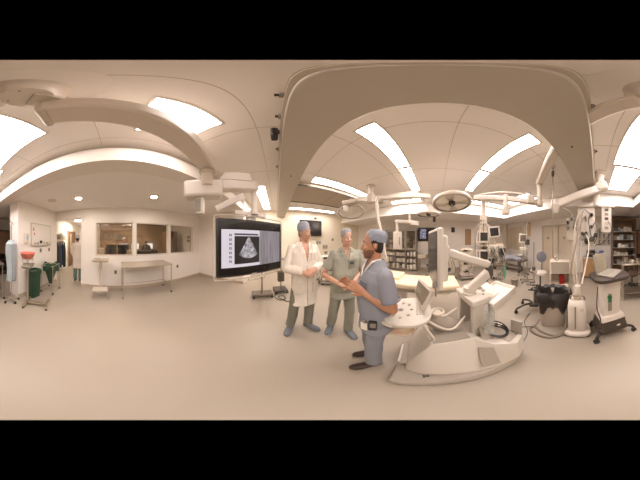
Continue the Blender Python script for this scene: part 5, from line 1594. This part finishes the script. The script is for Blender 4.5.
obj('hook', MB().tube(smooth_path([(-0.09, 0, 2.19), (-0.05, 0, 2.16), (0, 0, 2.23), (0.05, 0, 2.16), (0.09, 0, 2.19)], 4), 0.007, 6), STEEL, t)
t = thing('stretcher', 'stretcher with rumpled blue-grey sheets in the far south-east corner', 'stretcher', (4.35, -3.95, 0), 0.25)
obj('mattress', MB().box((0, 0, 0.72), (1.75, 0.62, 0.12)), PALE, t, bevel=0.03)
sh = MB()
n_ = 22
for i in range(n_):
    for j in range(12):
        u, v = i / (n_ - 1), j / 11
        x, y = -0.85 + 1.7 * u, -0.36 + 0.72 * v
        z = 0.80 + 0.07 * noise.noise(V((u * 5, v * 4, 1.3))) - (0.16 if j in (0, 11) else 0)
        sh.v.append(V((x, y, z)))
for i in range(n_ - 1):
    for j in range(11):
        sh.f.append((i * 12 + j, (i + 1) * 12 + j, (i + 1) * 12 + j + 1, i * 12 + j + 1))
q = obj('sheet', sh, BLUEBED, t)
q.modifiers.new('thick', 'SOLIDIFY').thickness = 0.012
obj('pillow', MB().ball((-0.62, 0, 0.87), (0.20, 0.26, 0.07)), WHITE, t)
obj('frame', MB().box((0, 0, 0.60), (1.8, 0.58, 0.06)).box((0, 0, 0.25), (1.3, 0.4, 0.05)).box((-0.5, 0, 0.42), (0.06, 0.3, 0.34)).box((0.5, 0, 0.42), (0.06, 0.3, 0.34)), GREY, t)
for x, y in ((-0.6, -0.2), (0.6, -0.2), (-0.6, 0.2), (0.6, 0.2)):
    obj('wheel', MB().cyl((x, y - 0.02, 0.09), (x, y + 0.02, 0.09), 0.09, n=18).box((x, y, 0.17), (0.04, 0.05, 0.16)), DGREY, t)
for y in (-0.34, 0.34):
    obj('side_rail', MB().tube(smooth_path([(-0.6, y, 0.62), (-0.58, y, 0.92), (0.0, y, 0.95), (0.5, y, 0.92), (0.55, y, 0.62)], 5), 0.014, 8), STEEL, t)
o = obj('ceiling_track', MB().box((4.05, -5.05, 2.76), (1.25, 0.06, 0.06)), mat('track_brown', (104, 84, 66), 0.5))
tag(o, 'brown curtain track high on the south wall above the stand monitor', 'track')
t = thing('hanging_chart', 'tan chart panel hanging on the south wall under the brown track', 'chart', (4.05, -5.09, 1.85))
obj('panel', MB().box((0, 0.012, 0.36), (0.40, 0.024, 0.76)), mat('chart_tan', (206, 178, 138), 0.6), t)
obj('header', MB().box((0, 0.028, 0.70), (0.40, 0.012, 0.08)), TAN, t)
for k, x in enumerate((4.85, 5.35, 5.85)):
    o = obj('window_blind', MB().ring_loft([[(x - 0.23, -5.07, 1.0), (x + 0.23, -5.07, 1.0), (x + 0.23, -5.05, 1.0), (x - 0.23, -5.05, 1.0)], [(x - 0.23, -5.07, 2.4), (x + 0.23, -5.07, 2.4), (x + 0.23, -5.05, 2.4), (x - 0.23, -5.05, 2.4)]]), mat('blind_cream', (226, 214, 190), 0.6))
    tag(o, 'cream roller blind on the south wall, %s of three from the corner' % ('third', 'second', 'first')[k], 'blind', 'roller blinds')

# ================================================================ hung rod with ring, lined bin, stands, suction unit
t = thing('hanging_rod', 'thin steel rod hanging from the ceiling with a hook ring at its end', 'rod', (0.84, -1.84, CZ))
obj('ceiling_mount', MB().cyl((0.84, -1.84, CZ), (0.84, -1.84, 3.08), 0.05), WHITE, t, world=True)
obj('rod', MB().tube(smooth_path([(0.84, -1.84, 3.1), (0.84, -1.84, 2.2), (0.84, -1.84, 1.36), (0.825, -1.845, 1.29), (0.79, -1.85, 1.27)], 6), 0.011, 8), mat('rod_steel', (150, 140, 126), 0.35, 0.6), t, world=True)
obj('rod_socket', MB().cyl((0.84, -1.84, 2.86), (0.84, -1.84, 2.98), 0.028), DGREY, t, world=True)
obj('ring', MB().torus((0.765, -1.85, 1.275), 0.034, 0.012, n=20, M=rot(rx=PI / 2, rz=0.35)), STEEL, t, world=True)

t = thing('lined_bin', 'big grey bin with a black liner folded over its rim', 'bin', (0.76, -1.68, 0), 0.4)
obj('body', MB().stack([(0, 0.195, 0.15), (0.02, 0.205, 0.16), (0.66, 0.265, 0.20), (0.70, 0.27, 0.205), (0.70, 0.25, 0.185), (0.05, 0.19, 0.145)], 32, 4), mat('bin_grey', (200, 190, 176), 0.5), t)
rings = []
for k, (z, rx, ry) in enumerate(((0.44, 0.285, 0.22), (0.50, 0.325, 0.26), (0.60, 0.345, 0.275), (0.71, 0.335, 0.265), (0.76, 0.295, 0.23), (0.72, 0.25, 0.19), (0.60, 0.225, 0.17), (0.50, 0.15, 0.11), (0.48, 0.02, 0.02))):
    rg = []
    for q in range(40):
        a = q * 2 * PI / 40
        w_ = 1 + (0.05 * math.sin(7 * a + k) + 0.05 * math.sin(13 * a + 2 * k)) * (1 if k < 8 else 0)
        zz = z + (0.08 * math.sin(5 * a) + 0.05 * math.sin(11 * a) if k < 2 else 0.012 * math.sin(9 * a + k))
        rg.append((rx * w_ * math.cos(a), ry * w_ * math.sin(a), zz))
    rings.append(rg)
obj('liner', MB().ring_loft(rings, cap=False), BLACKB, t)

t = thing('supply_cart', 'cream plastic cart behind the lined bin, a red container in its recess', 'cart', (0.86, -2.30, 0), 0.38)
b = MB().span((-0.24, -0.15, 0.06), (0.24, 0.17, 0.66)).span((-0.24, -0.15, 0.66), (-0.20, 0.17, 1.14)).span((0.20, -0.15, 0.66), (0.24, 0.17, 1.14)).span((-0.20, -0.15, 0.66), (0.20, -0.11, 1.14)).span((-0.24, -0.15, 1.14), (0.24, 0.17, 1.17))
obj('body', b, mat('cart_cream', (216, 204, 186), 0.35), t, bevel=0.015)
obj('drawer', MB().span((-0.20, 0.17, 0.36), (0.20, 0.185, 0.62)), CREAM, t, bevel=0.006)
obj('drawer', MB().span((-0.20, 0.17, 0.10), (0.20, 0.185, 0.34)), CREAM, t, bevel=0.006)
obj('clear_panel', MB().span((-0.20, 0.155, 0.90), (0.20, 0.165, 1.14)), clear('milky_panel', (240, 236, 228), 0.08, 0.15, body=0.35), t)
for x, y in ((-0.2, -0.1), (0.2, -0.1), (-0.2, 0.12), (0.2, 0.12)):
    caster(t, x, y, 0.024)
t = thing('sharps_container', 'red sharps container in the recess of the cream cart', 'sharps container', (0.79, -2.23, 0.662), 0.38)
obj('body', MB().stack([(0, 0.058, 0.05), (0.16, 0.068, 0.058), (0.165, 0.06, 0.05)], 20, 4), RED, t)
obj('lid', MB().stack([(0.165, 0.07, 0.06), (0.19, 0.07, 0.06), (0.20, 0.05, 0.04)], 20, 4), mat('red_lid', (140, 40, 36), 0.4), t)

t = thing('wheeled_stand', 'tall slim wheeled stand with a dark weighted base left of the lined bin', 'stand', (1.33, -1.88, 0), 0.55)
obj('pole', MB().cyl((0, 0, 0.10), (0, 0, 1.55), 0.014), STEEL, t)
obj('weight', MB().box((0, 0, 0.16), (0.20, 0.16, 0.08)), DGREY, t, bevel=0.02)
for k, (x, y) in enumerate(((0.34, 0.20), (-0.24, 0.24), (0.28, -0.22), (-0.22, -0.20))):
    l = obj('leg', MB().tube(smooth_path([(0, 0, 0.18), (x * 0.5, y * 0.5, 0.20), (x, y, 0.13), (x * 1.05, y * 1.05, 0.08)], 5), 0.022, 8), BLACK, t)
    obj('wheel', MB().cyl((x * 1.05, y * 1.05 - 0.018, 0.04), (x * 1.05, y * 1.05 + 0.018, 0.04), 0.04, n=14), RUBBER, l)
obj('clamp', MB().box((0, 0.02, 1.02), (0.08, 0.08, 0.07)), DGREY, t, bevel=0.01)
obj('clamp', MB().box((0.02, 0.0, 0.72), (0.10, 0.06, 0.05)), GREY, t, bevel=0.01)
obj('lamp_bracket', MB().tube([(0, 0, 0.92), (0.12, -0.05, 0.94)], 0.012, 8), DGREY, t)
obj('white_pump', MB().ball((0.0, -0.07, 0.94), (0.085, 0.06, 0.085)), WHITE, t)
obj('handle', MB().tube(smooth_path([(-0.16, 0.03, 0.66), (0, 0.06, 0.67), (0.16, 0.02, 0.66)], 4), 0.012, 8), BLACK, t)
obj('handle', MB().tube(smooth_path([(-0.14, 0.05, 0.56), (0, 0.06, 0.55), (0.12, 0.07, 0.56)], 4), 0.012, 8), BLACK, t)

t = thing('suction_unit', 'white boxy suction unit on a low wheeled foot right of the lined bin', 'suction unit', (0.29, -1.52, 0), 0.12)
obj('base', MB().stack([(0.035, 0.17, 0.15), (0.05, 0.20, 0.17), (0.10, 0.195, 0.165), (0.12, 0.15, 0.12)], 30, 3.2), WHITE, t)
obj('cabinet', MB().stack([(0.11, 0.125, 0.10), (0.15, 0.135, 0.11), (0.62, 0.14, 0.115), (0.70, 0.13, 0.10), (0.73, 0.10, 0.075)], 30, 4.5), WHITE, t)
obj('centre_strip', MB().box((0.02, 0.118, 0.42), (0.022, 0.012, 0.46)), GREY, t)
obj('gauge', MB().cyl((-0.07, 0.112, 0.60), (-0.07, 0.128, 0.60), 0.03, n=18), PALE, t)
obj('canister', MB().lathe([(0.055, 0), (0.06, 0.02), (0.06, 0.20), (0.05, 0.22), (0.01, 0.22)], (0.0, 0.0, 0.73)), PLASTCLEAR, t)
obj('top_handle', MB().tube(smooth_path([(-0.10, 0, 0.70), (-0.09, 0.05, 0.80), (0.09, 0.05, 0.80), (0.10, 0, 0.70)], 5), 0.012, 8), GREY, t)
for x, y in ((-0.15, -0.11), (0.15, -0.11), (-0.15, 0.11), (0.15, 0.11)):
    obj('wheel', MB().cyl((x, y - 0.014, 0.025), (x, y + 0.014, 0.025), 0.025, n=12), DGREY, t)

# hanging service panels and the hoses
t = thing('service_pendant', 'white ceiling pendant with gas outlet panels and hoses above the suction unit', 'service pendant', (0.05, -2.45, CZ))
obj('ceiling_tube', MB().lathe([(0.16, 0), (0.16, -0.04), (0.085, -0.06), (0.085, -0.45)], (-0.08, -2.32, CZ)), WHITE, t, world=True)
obj('spring_arm', bar((-0.10, -2.32, 2.72), (0.84, -2.10, 2.32), 0.16, 0.17), WHITE, t, bevel=0.03, world=True)
obj('arm_head', MB().box((-0.10, -2.33, 2.76), (0.28, 0.24, 0.22), rot(ry=0.35)), WHITE, t, bevel=0.05, world=True)
obj('arm_tip', MB().lathe([(0.10, 0.14), (0.12, 0.02), (0.09, -0.04), (0.05, -0.14), (0.02, -0.15)], (0.88, -2.09, 2.28)), WHITE, t, world=True)
obj('column_tube', MB().lathe([(0.075, 0.40), (0.075, 0.0), (0.10, -0.02), (0.02, -0.03)], (0.0, -2.46, 2.36)), WHITE, t, world=True)
pn = obj('front_panel', MB().span((0.04, -2.56, 1.62), (0.46, -2.44, 2.32)), WHITE, t, bevel=0.015, world=True)
p2 = obj('side_panel', MB().span((-0.36, -2.54, 1.76), (-0.12, -2.44, 2.34)), WHITE, t, bevel=0.015, world=True)
obj('cross_beam', MB().span((-0.45, -2.56, 2.32), (0.48, -2.42, 2.36)), PALE, t, world=True)
for k, (x, z) in enumerate(((0.12, 2.14), (0.12, 1.88), (0.25, 1.74), (0.34, 1.74))):
    obj('gas_outlet', MB().cyl((x, -2.44, z), (x, -2.40, z), 0.04, n=16).cyl((x, -2.40, z), (x, -2.36, z - 0.01), 0.022, n=12), (BLACK, DGREY, BLACK, DGREY)[k], pn, world=True)
for k in range(5):
    obj('socket', MB().box((-0.24, -2.435, 1.86 + 0.10 * k), (0.09, 0.012, 0.06)), (GREY, PALE, DGREY, GREY, DGREY)[k], p2, world=True)
sb = obj('lower_shelf', MB().span((-0.02, -2.58, 1.48), (0.42, -2.36, 1.51)), PALE, t, world=True)
for k, (x, z, s) in enumerate(((0.10, 1.62, 0.06), (0.22, 1.58, 0.07), (0.34, 1.64, 0.06), (0.02, 1.70, 0.05))):
    obj('regulator', MB().ball((x, -2.36, z), s).cyl((x, -2.36, z), (x + 0.03, -2.30, z - 0.03), s * 0.45, n=10), (DGREY, BLACK, GREY, BLACK)[k], t, world=True)
HOSE = [((0.44, -2.42, 2.15), (0.47, -2.25, 1.9), (0.48, -2.05, 1.3), (0.40, -1.88, 0.80), PLASTCLEAR, 0.020),
        ((0.38, -2.42, 2.0), (0.44, -2.2, 1.7), (0.42, -2.0, 1.2), (0.33, -1.80, 0.85), PLASTCLEAR, 0.020),
        ((0.12, -2.40, 2.14), (0.30, -2.28, 2.2), (0.36, -2.2, 1.6), (0.30, -1.75, 0.90), GREY, 0.014),
        ((0.25, -2.38, 1.74), (0.16, -2.2, 1.5), (0.22, -1.95, 1.1), (0.25, -1.70, 0.90), PALE, 0.016),
        ((0.08, -2.40, 1.90), (0.02, -2.3, 1.95), (-0.02, -2.25, 1.7), (0.06, -2.4, 1.52), DGREY, 0.010),
        ((-0.28, -2.43, 2.0), (-0.34, -2.3, 1.8), (-0.16, -2.25, 1.55), (0.02, -2.36, 1.50), DGREY, 0.010),
        ((0.16, -2.40, 2.12), (0.18, -2.32, 2.0), (0.14, -2.33, 1.75), (0.10, -2.36, 1.62), BLACK, 0.010)]
for a, b, c, d, m, r_ in HOSE:
    obj('hose', MB().tube(smooth_path([a, b, c, d], 8), r_, 8), m, t, world=True)
t = thing('gas_manifold', 'cluster of black gas fittings on a white bracket left of the pendant panels', 'gas fittings', (0.62, -2.52, 1.55), 0.2)
obj('bracket', MB().box((0, 0, 0.30), (0.26, 0.10, 0.50)).box((0, -0.04, 0.02), (0.20, 0.06, 0.16)), PALE, t, bevel=0.015)
for k, (x, z) in enumerate(((-0.10, 0.46), (0.0, 0.52), (0.10, 0.44), (-0.05, 0.34), (0.09, 0.32))):
    obj('fitting', MB().cyl((x, 0.05, z), (x, 0.12, z), 0.03, n=12).cyl((x, 0.12, z), (x, 0.16, z - 0.05), 0.018, n=10), (BLACK, DGREY, BLACK, GREY, BLACK)[k], t)
obj('support_arm', MB().tube(smooth_path([(0, -0.02, 0.50), (0.05, 0.10, 0.66), (0.20, 0.38, 0.70)], 4), 0.022, 8), PALE, t)
o = obj('floor_hose', MB().tube(smooth_path([(0.40, -1.62, 0.30), (0.47, -1.45, 0.10), (0.56, -1.32, 0.022), (0.80, -1.32, 0.022), (0.96, -1.38, 0.022), (0.97, -1.28, 0.022), (0.80, -1.22, 0.022), (0.60, -1.25, 0.022), (0.47, -1.40, 0.08), (0.46, -1.60, 0.5), (0.47, -1.75, 0.95), (0.44, -1.92, 1.35), (0.36, -2.16, 1.85), (0.27, -2.34, 2.08), (0.25, -2.42, 2.0)], 8), 0.019, 10), mat('hose_grey', (128, 116, 102), 0.5))
tag(o, 'thick grey hose looping from the suction unit across the floor before the bin', 'hose')
o = obj('floor_cable', MB().tube(smooth_path([(1.02, -1.62, 0.01), (0.98, -1.42, 0.01), (1.12, -1.22, 0.01), (1.0, -1.05, 0.01), (0.86, -0.98, 0.01), (0.98, -1.22, 0.01), (1.2, -1.40, 0.01), (1.30, -1.7, 0.01)], 8), 0.006, 6), DGREY)
tag(o, 'thin dark cable curling on the floor behind the ultrasound machine', 'cable')

# ================================================================ laptop cart
t = thing('laptop_cart', 'white wheeled cart with a dark top carrying an open laptop', 'cart', (-0.20, -1.60, 0), math.radians(20))
obj('base', MB().ring_loft([[(-0.24, -0.19, 0.11), (0.24, -0.19, 0.11), (0.24, 0.19, 0.11), (-0.24, 0.19, 0.11)], [(-0.23, -0.18, 0.14), (0.23, -0.18, 0.14), (0.23, 0.20, 0.14), (-0.23, 0.20, 0.14)], [(-0.19, -0.16, 0.36), (0.19, -0.16, 0.36), (0.19, 0.16, 0.38), (-0.19, 0.16, 0.38)]]), mat('cart_dark', (70, 60, 52), 0.45), t, bevel=0.02)
obj('base_cover', MB().ring_loft([[(-0.20, -0.17, 0.35), (0.20, -0.17, 0.35), (0.20, 0.175, 0.36), (-0.20, 0.175, 0.36)], [(-0.18, -0.15, 0.45), (0.18, -0.15, 0.45), (0.18, 0.15, 0.45), (-0.18, 0.15, 0.45)]]), WHITE, t, bevel=0.02)
obj('base_badge', MB().ball((-0.06, 0.186, 0.25), (0.035, 0.012, 0.02)), PALE, t)
obj('column', MB().stack([(0.44, 0.15, 0.12), (0.60, 0.145, 0.115), (1.05, 0.17, 0.14)], 28, 4.5), WHITE, t)
obj('front_slot', MB().box((0.05, 0.122, 0.72), (0.06, 0.012, 0.34)), GREY, t)
obj('green_plug', MB().cyl((0.06, 0.12, 0.80), (0.06, 0.15, 0.80), 0.032, n=16).box((0.06, 0.14, 0.76), (0.045, 0.03, 0.07)), mat('green_plastic', (40, 108, 66), 0.4), t)
tp_ = obj('top', MB().stack([(1.04, 0.25, 0.19), (1.06, 0.29, 0.225), (1.10, 0.295, 0.23), (1.115, 0.28, 0.215)], 36, 4), mat('cart_dark', (70, 60, 52), 0.45), t)
obj('top_rail', MB().tube(smooth_path([(0.26, -0.16, 1.09), (0.31, 0.0, 1.10), (0.26, 0.16, 1.09)], 5), 0.012, 8), BLACK, tp_)
for k, (x, y) in enumerate(((0.30, 0.24), (-0.30, 0.24), (0.24, -0.20), (-0.30, -0.22))):
    l = obj('leg', MB().tube(smooth_path([(x * 0.6, y * 0.6, 0.16), (x * 0.9, y * 0.9, 0.14), (x, y, 0.09)], 4), 0.024, 8), BLACK, t)
    obj('wheel', MB().cyl((x, y - 0.02, 0.042), (x, y + 0.02, 0.042), 0.042, n=16), RUBBER, l)
obj('side_cable', MB().tube(smooth_path([(0.25, 0.15, 1.0), (0.27, 0.17, 0.7), (0.22, 0.18, 0.45), (0.26, 0.15, 0.25), (0.18, 0.20, 0.20)], 6), 0.009, 8), DGREY, t)
t = thing('laptop', 'open grey laptop lying on the dark cart top', 'laptop', (-0.21, -1.595, 1.117), math.radians(-32))
obj('keyboard_base', MB().box((-0.01, 0, 0.012), (0.27, 0.38, 0.022)), mat('laptop_grey', (150, 142, 130), 0.4), t, bevel=0.005)
obj('keyboard', MB().box((0.02, 0, 0.0245), (0.11, 0.29, 0.004)), GREY, t)
ld = obj('lid', MB().box((0.165, 0, 0.145), (0.016, 0.38, 0.27), rot(ry=0.22)), mat('laptop_grey', (150, 142, 130), 0.4), t, bevel=0.005)
obj('screen', MB().box((0.155, 0, 0.145), (0.003, 0.34, 0.23), rot(ry=0.22)), mat('laptop_screen', (150, 142, 120), 0.3, var=0.2, scale=10), ld)

# ================================================================ small table, shelves and counter on the south wall
t = thing('side_table', 'narrow steel table with a shelf standing behind the laptop cart', 'table', (-1.00, -2.78, 0), -0.15)
obj('tabletop', MB().box((0, 0, 1.0), (0.62, 0.46, 0.03)), STEEL, t, bevel=0.006)
obj('shelf', MB().box((0, 0, 0.22), (0.56, 0.40, 0.02)), STEEL, t)
for x in (-0.27, 0.27):
    for y in (-0.19, 0.19):
        leg_tube(t, (x, y, 0), (x, y, 0.99), 0.015)
for k, (x, y, h_, m) in enumerate(((-0.16, 0.06, 0.10, STEEL), (0.02, 0.10, 0.07, PALE), (0.17, 0.0, 0.13, GREY))):
    o = obj('steel_cup', MB().lathe([(0.045, 0), (0.055, h_), (0.06, h_ + 0.004), (0.05, h_ + 0.002), (0.04, 0.01), (0.005, 0.008)]), m, loc=(-1.00 + x, -2.78 + y, 1.016))
    tag(o, ('steel cup', 'low pale cup', 'tall grey cup')[k] + ' on the narrow steel table behind the laptop cart', 'cup')

t = thing('open_shelf_cabinet', 'brown-framed open supply cabinet on the south wall right of the pendant', 'cabinet', (-1.33, -5.08, 0), PI)
W_, D_, Z0, Z1 = 1.10, 0.36, 0.10, 2.48
c = MB().span((-W_ / 2, D_ * 0 , Z0), (W_ / 2, 0.02, Z1)).span((-W_ / 2 - 0.06, -D_, 0), (-W_ / 2, 0.02, Z1)).span((W_ / 2, -D_, 0), (W_ / 2 + 0.06, 0.02, Z1)).span((-W_ / 2 - 0.06, -D_, Z1), (W_ / 2 + 0.06, 0.02, Z1 + 0.06)).span((-W_ / 2, -D_, Z0), (W_ / 2, 0, Z0 + 0.04))
obj('carcass', c, mat('cabinet_brown', (136, 112, 88), 0.5, var=0.06), t)
SH = [0.55, 0.92, 1.26, 1.60, 1.95]
for z in SH:
    obj('shelf', MB().span((-W_ / 2, -D_ + 0.02, z), (W_ / 2, 0, z + 0.02)), PALE, t)
rnd = random.Random(3)
NM = ('second', 'third', 'fourth', 'fifth', 'top')
for zi, z in enumerate(SH):
    x = -0.48
    q = 0
    while x < 0.42:
        w_ = rnd.uniform(0.10, 0.19)
        h_ = rnd.uniform(0.10, 0.22)
        o = obj('supply_pack', MB().box((0, 0, h_ / 2), (w_ * 0.9, 0.22, h_)), rnd.choice((WHITE, PAPER, DGREY, BLACK, GREY, BLUEG, PALE)), bevel=0.006, loc=(-1.33 - x - w_ / 2, -4.88, z + 0.021))
        q += 1
        tag(o, 'supply pack in the brown-framed open cabinet, %s shelf up, number %s from the pendant side' % (NM[zi], ('one', 'two', 'three', 'four', 'five', 'six', 'seven', 'eight', 'nine')[q - 1]), 'pack', 'packs in the open cabinet')
        x += w_ + 0.01

t = thing('wall_counter', 'counter with a wooden front and pale top at the south wall', 'counter', (0.10, -4.85, 0))
obj('worktop', MB().span((-0.55, -0.24, 0.86), (0.55, 0.32, 0.90)), PALE, t, bevel=0.006)
obj('cabinet', MB().span((-0.52, -0.24, 0.08), (0.52, 0.28, 0.86)), TAN, t)
for k, x in enumerate((-0.26, 0.26)):
    d = obj('door', MB().span((x - 0.245, 0.28, 0.12), (x + 0.245, 0.30, 0.84)), mat('counter_wood', (178, 140, 98), 0.45, var=0.08), t)
    obj('handle', MB().cyl((x + (0.2 if k == 0 else -0.2), 0.315, 0.6), (x + (0.2 if k == 0 else -0.2), 0.315, 0.74), 0.008, n=8), STEEL, d)
t = thing('label_printer', 'dark printer on the counter at the south wall', 'printer', (0.27, -4.80, 0.90))
obj('body', MB().box((0, 0, 0.13), (0.40, 0.34, 0.25)), BLACK, t, bevel=0.015)
obj('paper_slot', MB().box((0, 0.172, 0.14), (0.30, 0.006, 0.03)), GREY, t)
obj('lid', MB().box((0, 0, 0.262), (0.38, 0.32, 0.02)), DGREY, t)
o = obj('blue_box', MB().box((-0.22, -4.72, 1.03), (0.22, 0.26, 0.26)), mat('blue_card', (92, 100, 142), 0.6), bevel=0.006)
tag(o, 'blue box beside the printer on the south counter', 'box')
t = thing('mounted_hook_board', 'pale board of dark hanging instruments on the south wall above the blue box', 'board', (-0.38, -5.09, 1.35))
obj('board', MB().box((0, 0.01, 0.42), (0.62, 0.02, 0.84)), PALE, t)
for k in range(9):
    x, z = -0.22 + 0.22 * (k % 3), 0.16 + 0.25 * (k // 3)
    obj('instrument', MB().tube(smooth_path([(x, 0.03, z + 0.08), (x + 0.03, 0.05, z), (x - 0.03, 0.04, z - 0.09)], 4), 0.022, 8).ball((x, 0.05, z + 0.07), 0.04, 10), (BLACK, DGREY, GREY)[k % 3], t)
t = thing('warming_cabinet', 'pale grey warming cabinet on the south wall left of the open shelf cabinet', 'cabinet', (0.05, -5.09, 1.35))
obj('case', MB().box((0.12, 0.16, 0.40), (0.50, 0.30, 0.56)), CREAM, t, bevel=0.015)
obj('door', MB().box((0.12, 0.315, 0.40), (0.42, 0.02, 0.46)), PALE, t)
t = thing('rail_sensor', 'black box on the west flank of the ceiling beam', 'sensor', (-0.01, 0.95, 2.86))
obj('case', MB().box((-0.01, 0, 0.0), (0.07, 0.12, 0.17)), BLACK, t, bevel=0.02)
obj('bracket', MB().box((0.03, 0, 0.05), (0.04, 0.04, 0.05)), DGREY, t)
for k, (y, lab) in enumerate(((0.40, 'small dark rail clamp on the beam flank, nearest overhead'), (0.68, 'small dark rail clamp on the beam flank between the black box and overhead'), (1.25, 'small dark rail clamp on the beam flank just beyond the black box'), (1.70, 'small dark rail clamp on the beam flank, second beyond the black box'), (-0.55, 'small dark rail clamp on the beam flank near the lamp boom crossing'), (-1.30, 'small dark rail clamp on the beam flank beyond the lamp boom'), (-1.9, 'small dark rail clamp on the beam flank, farthest towards the south'))):
    t = thing('rail_clamp', lab, 'clamp', (0.02, y, 2.87), 0, 'clamps on the beam rail')
    obj('plate', MB().box((0, 0, 0), (0.02, 0.05, 0.05)), GREY, t)
    obj('knob', MB().cyl((-0.03, 0, 0), (-0.008, 0, 0), 0.016, n=12), BLACK, t)
# ================================================================ camera, world, view
# The photograph is a full spherical panorama (360 degrees across, pole to pole). Drawn over the frame's whole height
# its rows run from 120 to -120 degrees of latitude; beyond the poles a spherical lens has no direction to look in.
LENS = '''
shader camera(output point position = 0.0, output vector direction = 0.0, output color throughput = 1.0)
{
  point p = camera_shader_raster_position();
  float lon = (p.x - 0.5) * 2.0 * M_PI;
  float lat = (p.y - 0.5) * 240.0 * M_PI / 180.0;
  if (fabs(lat) > 0.5 * M_PI) { throughput = color(0.0); return; }
  direction = vector(sin(lon) * cos(lat), sin(lat), cos(lon) * cos(lat));
}
'''
cd = bpy.data.cameras.new('camera')
cam = bpy.data.objects.new('camera', cd)
COL.objects.link(cam)
cam.location = (0, 0, 1.6)
cam.rotation_euler = (PI / 2, 0, math.radians(-24.47))
cd.clip_start = 0.01
cd.panorama_type = 'EQUIRECTANGULAR'
cd.type = 'PANO'
txt = bpy.data.texts.new('spherical_lens')
txt.write(LENS)
try:
    from cycles import osl
    cd.type = 'CUSTOM'
    cd.custom_mode = 'INTERNAL'
    cd.custom_shader = txt
    if not osl.update_custom_camera_shader(cd, lambda *a: None):
        cd.type = 'PANO'
except Exception:
    cd.type = 'PANO'
SC.camera = cam

wd = bpy.data.worlds.new('world')
SC.world = wd
wd.use_nodes = True
wd.node_tree.nodes['Background'].inputs[0].default_value = (0.8, 0.7, 0.6, 1)
wd.node_tree.nodes['Background'].inputs[1].default_value = 0.02
SC.view_settings.view_transform = 'Standard'
SC.view_settings.look = 'None'
SC.view_settings.gamma = 1
SC.view_settings.use_curve_mapping = False
SC.view_settings.exposure = 0.15
SC.cycles.max_bounces = 8
SC.cycles.diffuse_bounces = 5
SC.cycles.glossy_bounces = 4
SC.cycles.transparent_max_bounces = 12
SC.cycles.caustics_reflective = False
SC.cycles.caustics_refractive = False
SC.cycles.sample_clamp_indirect = 4
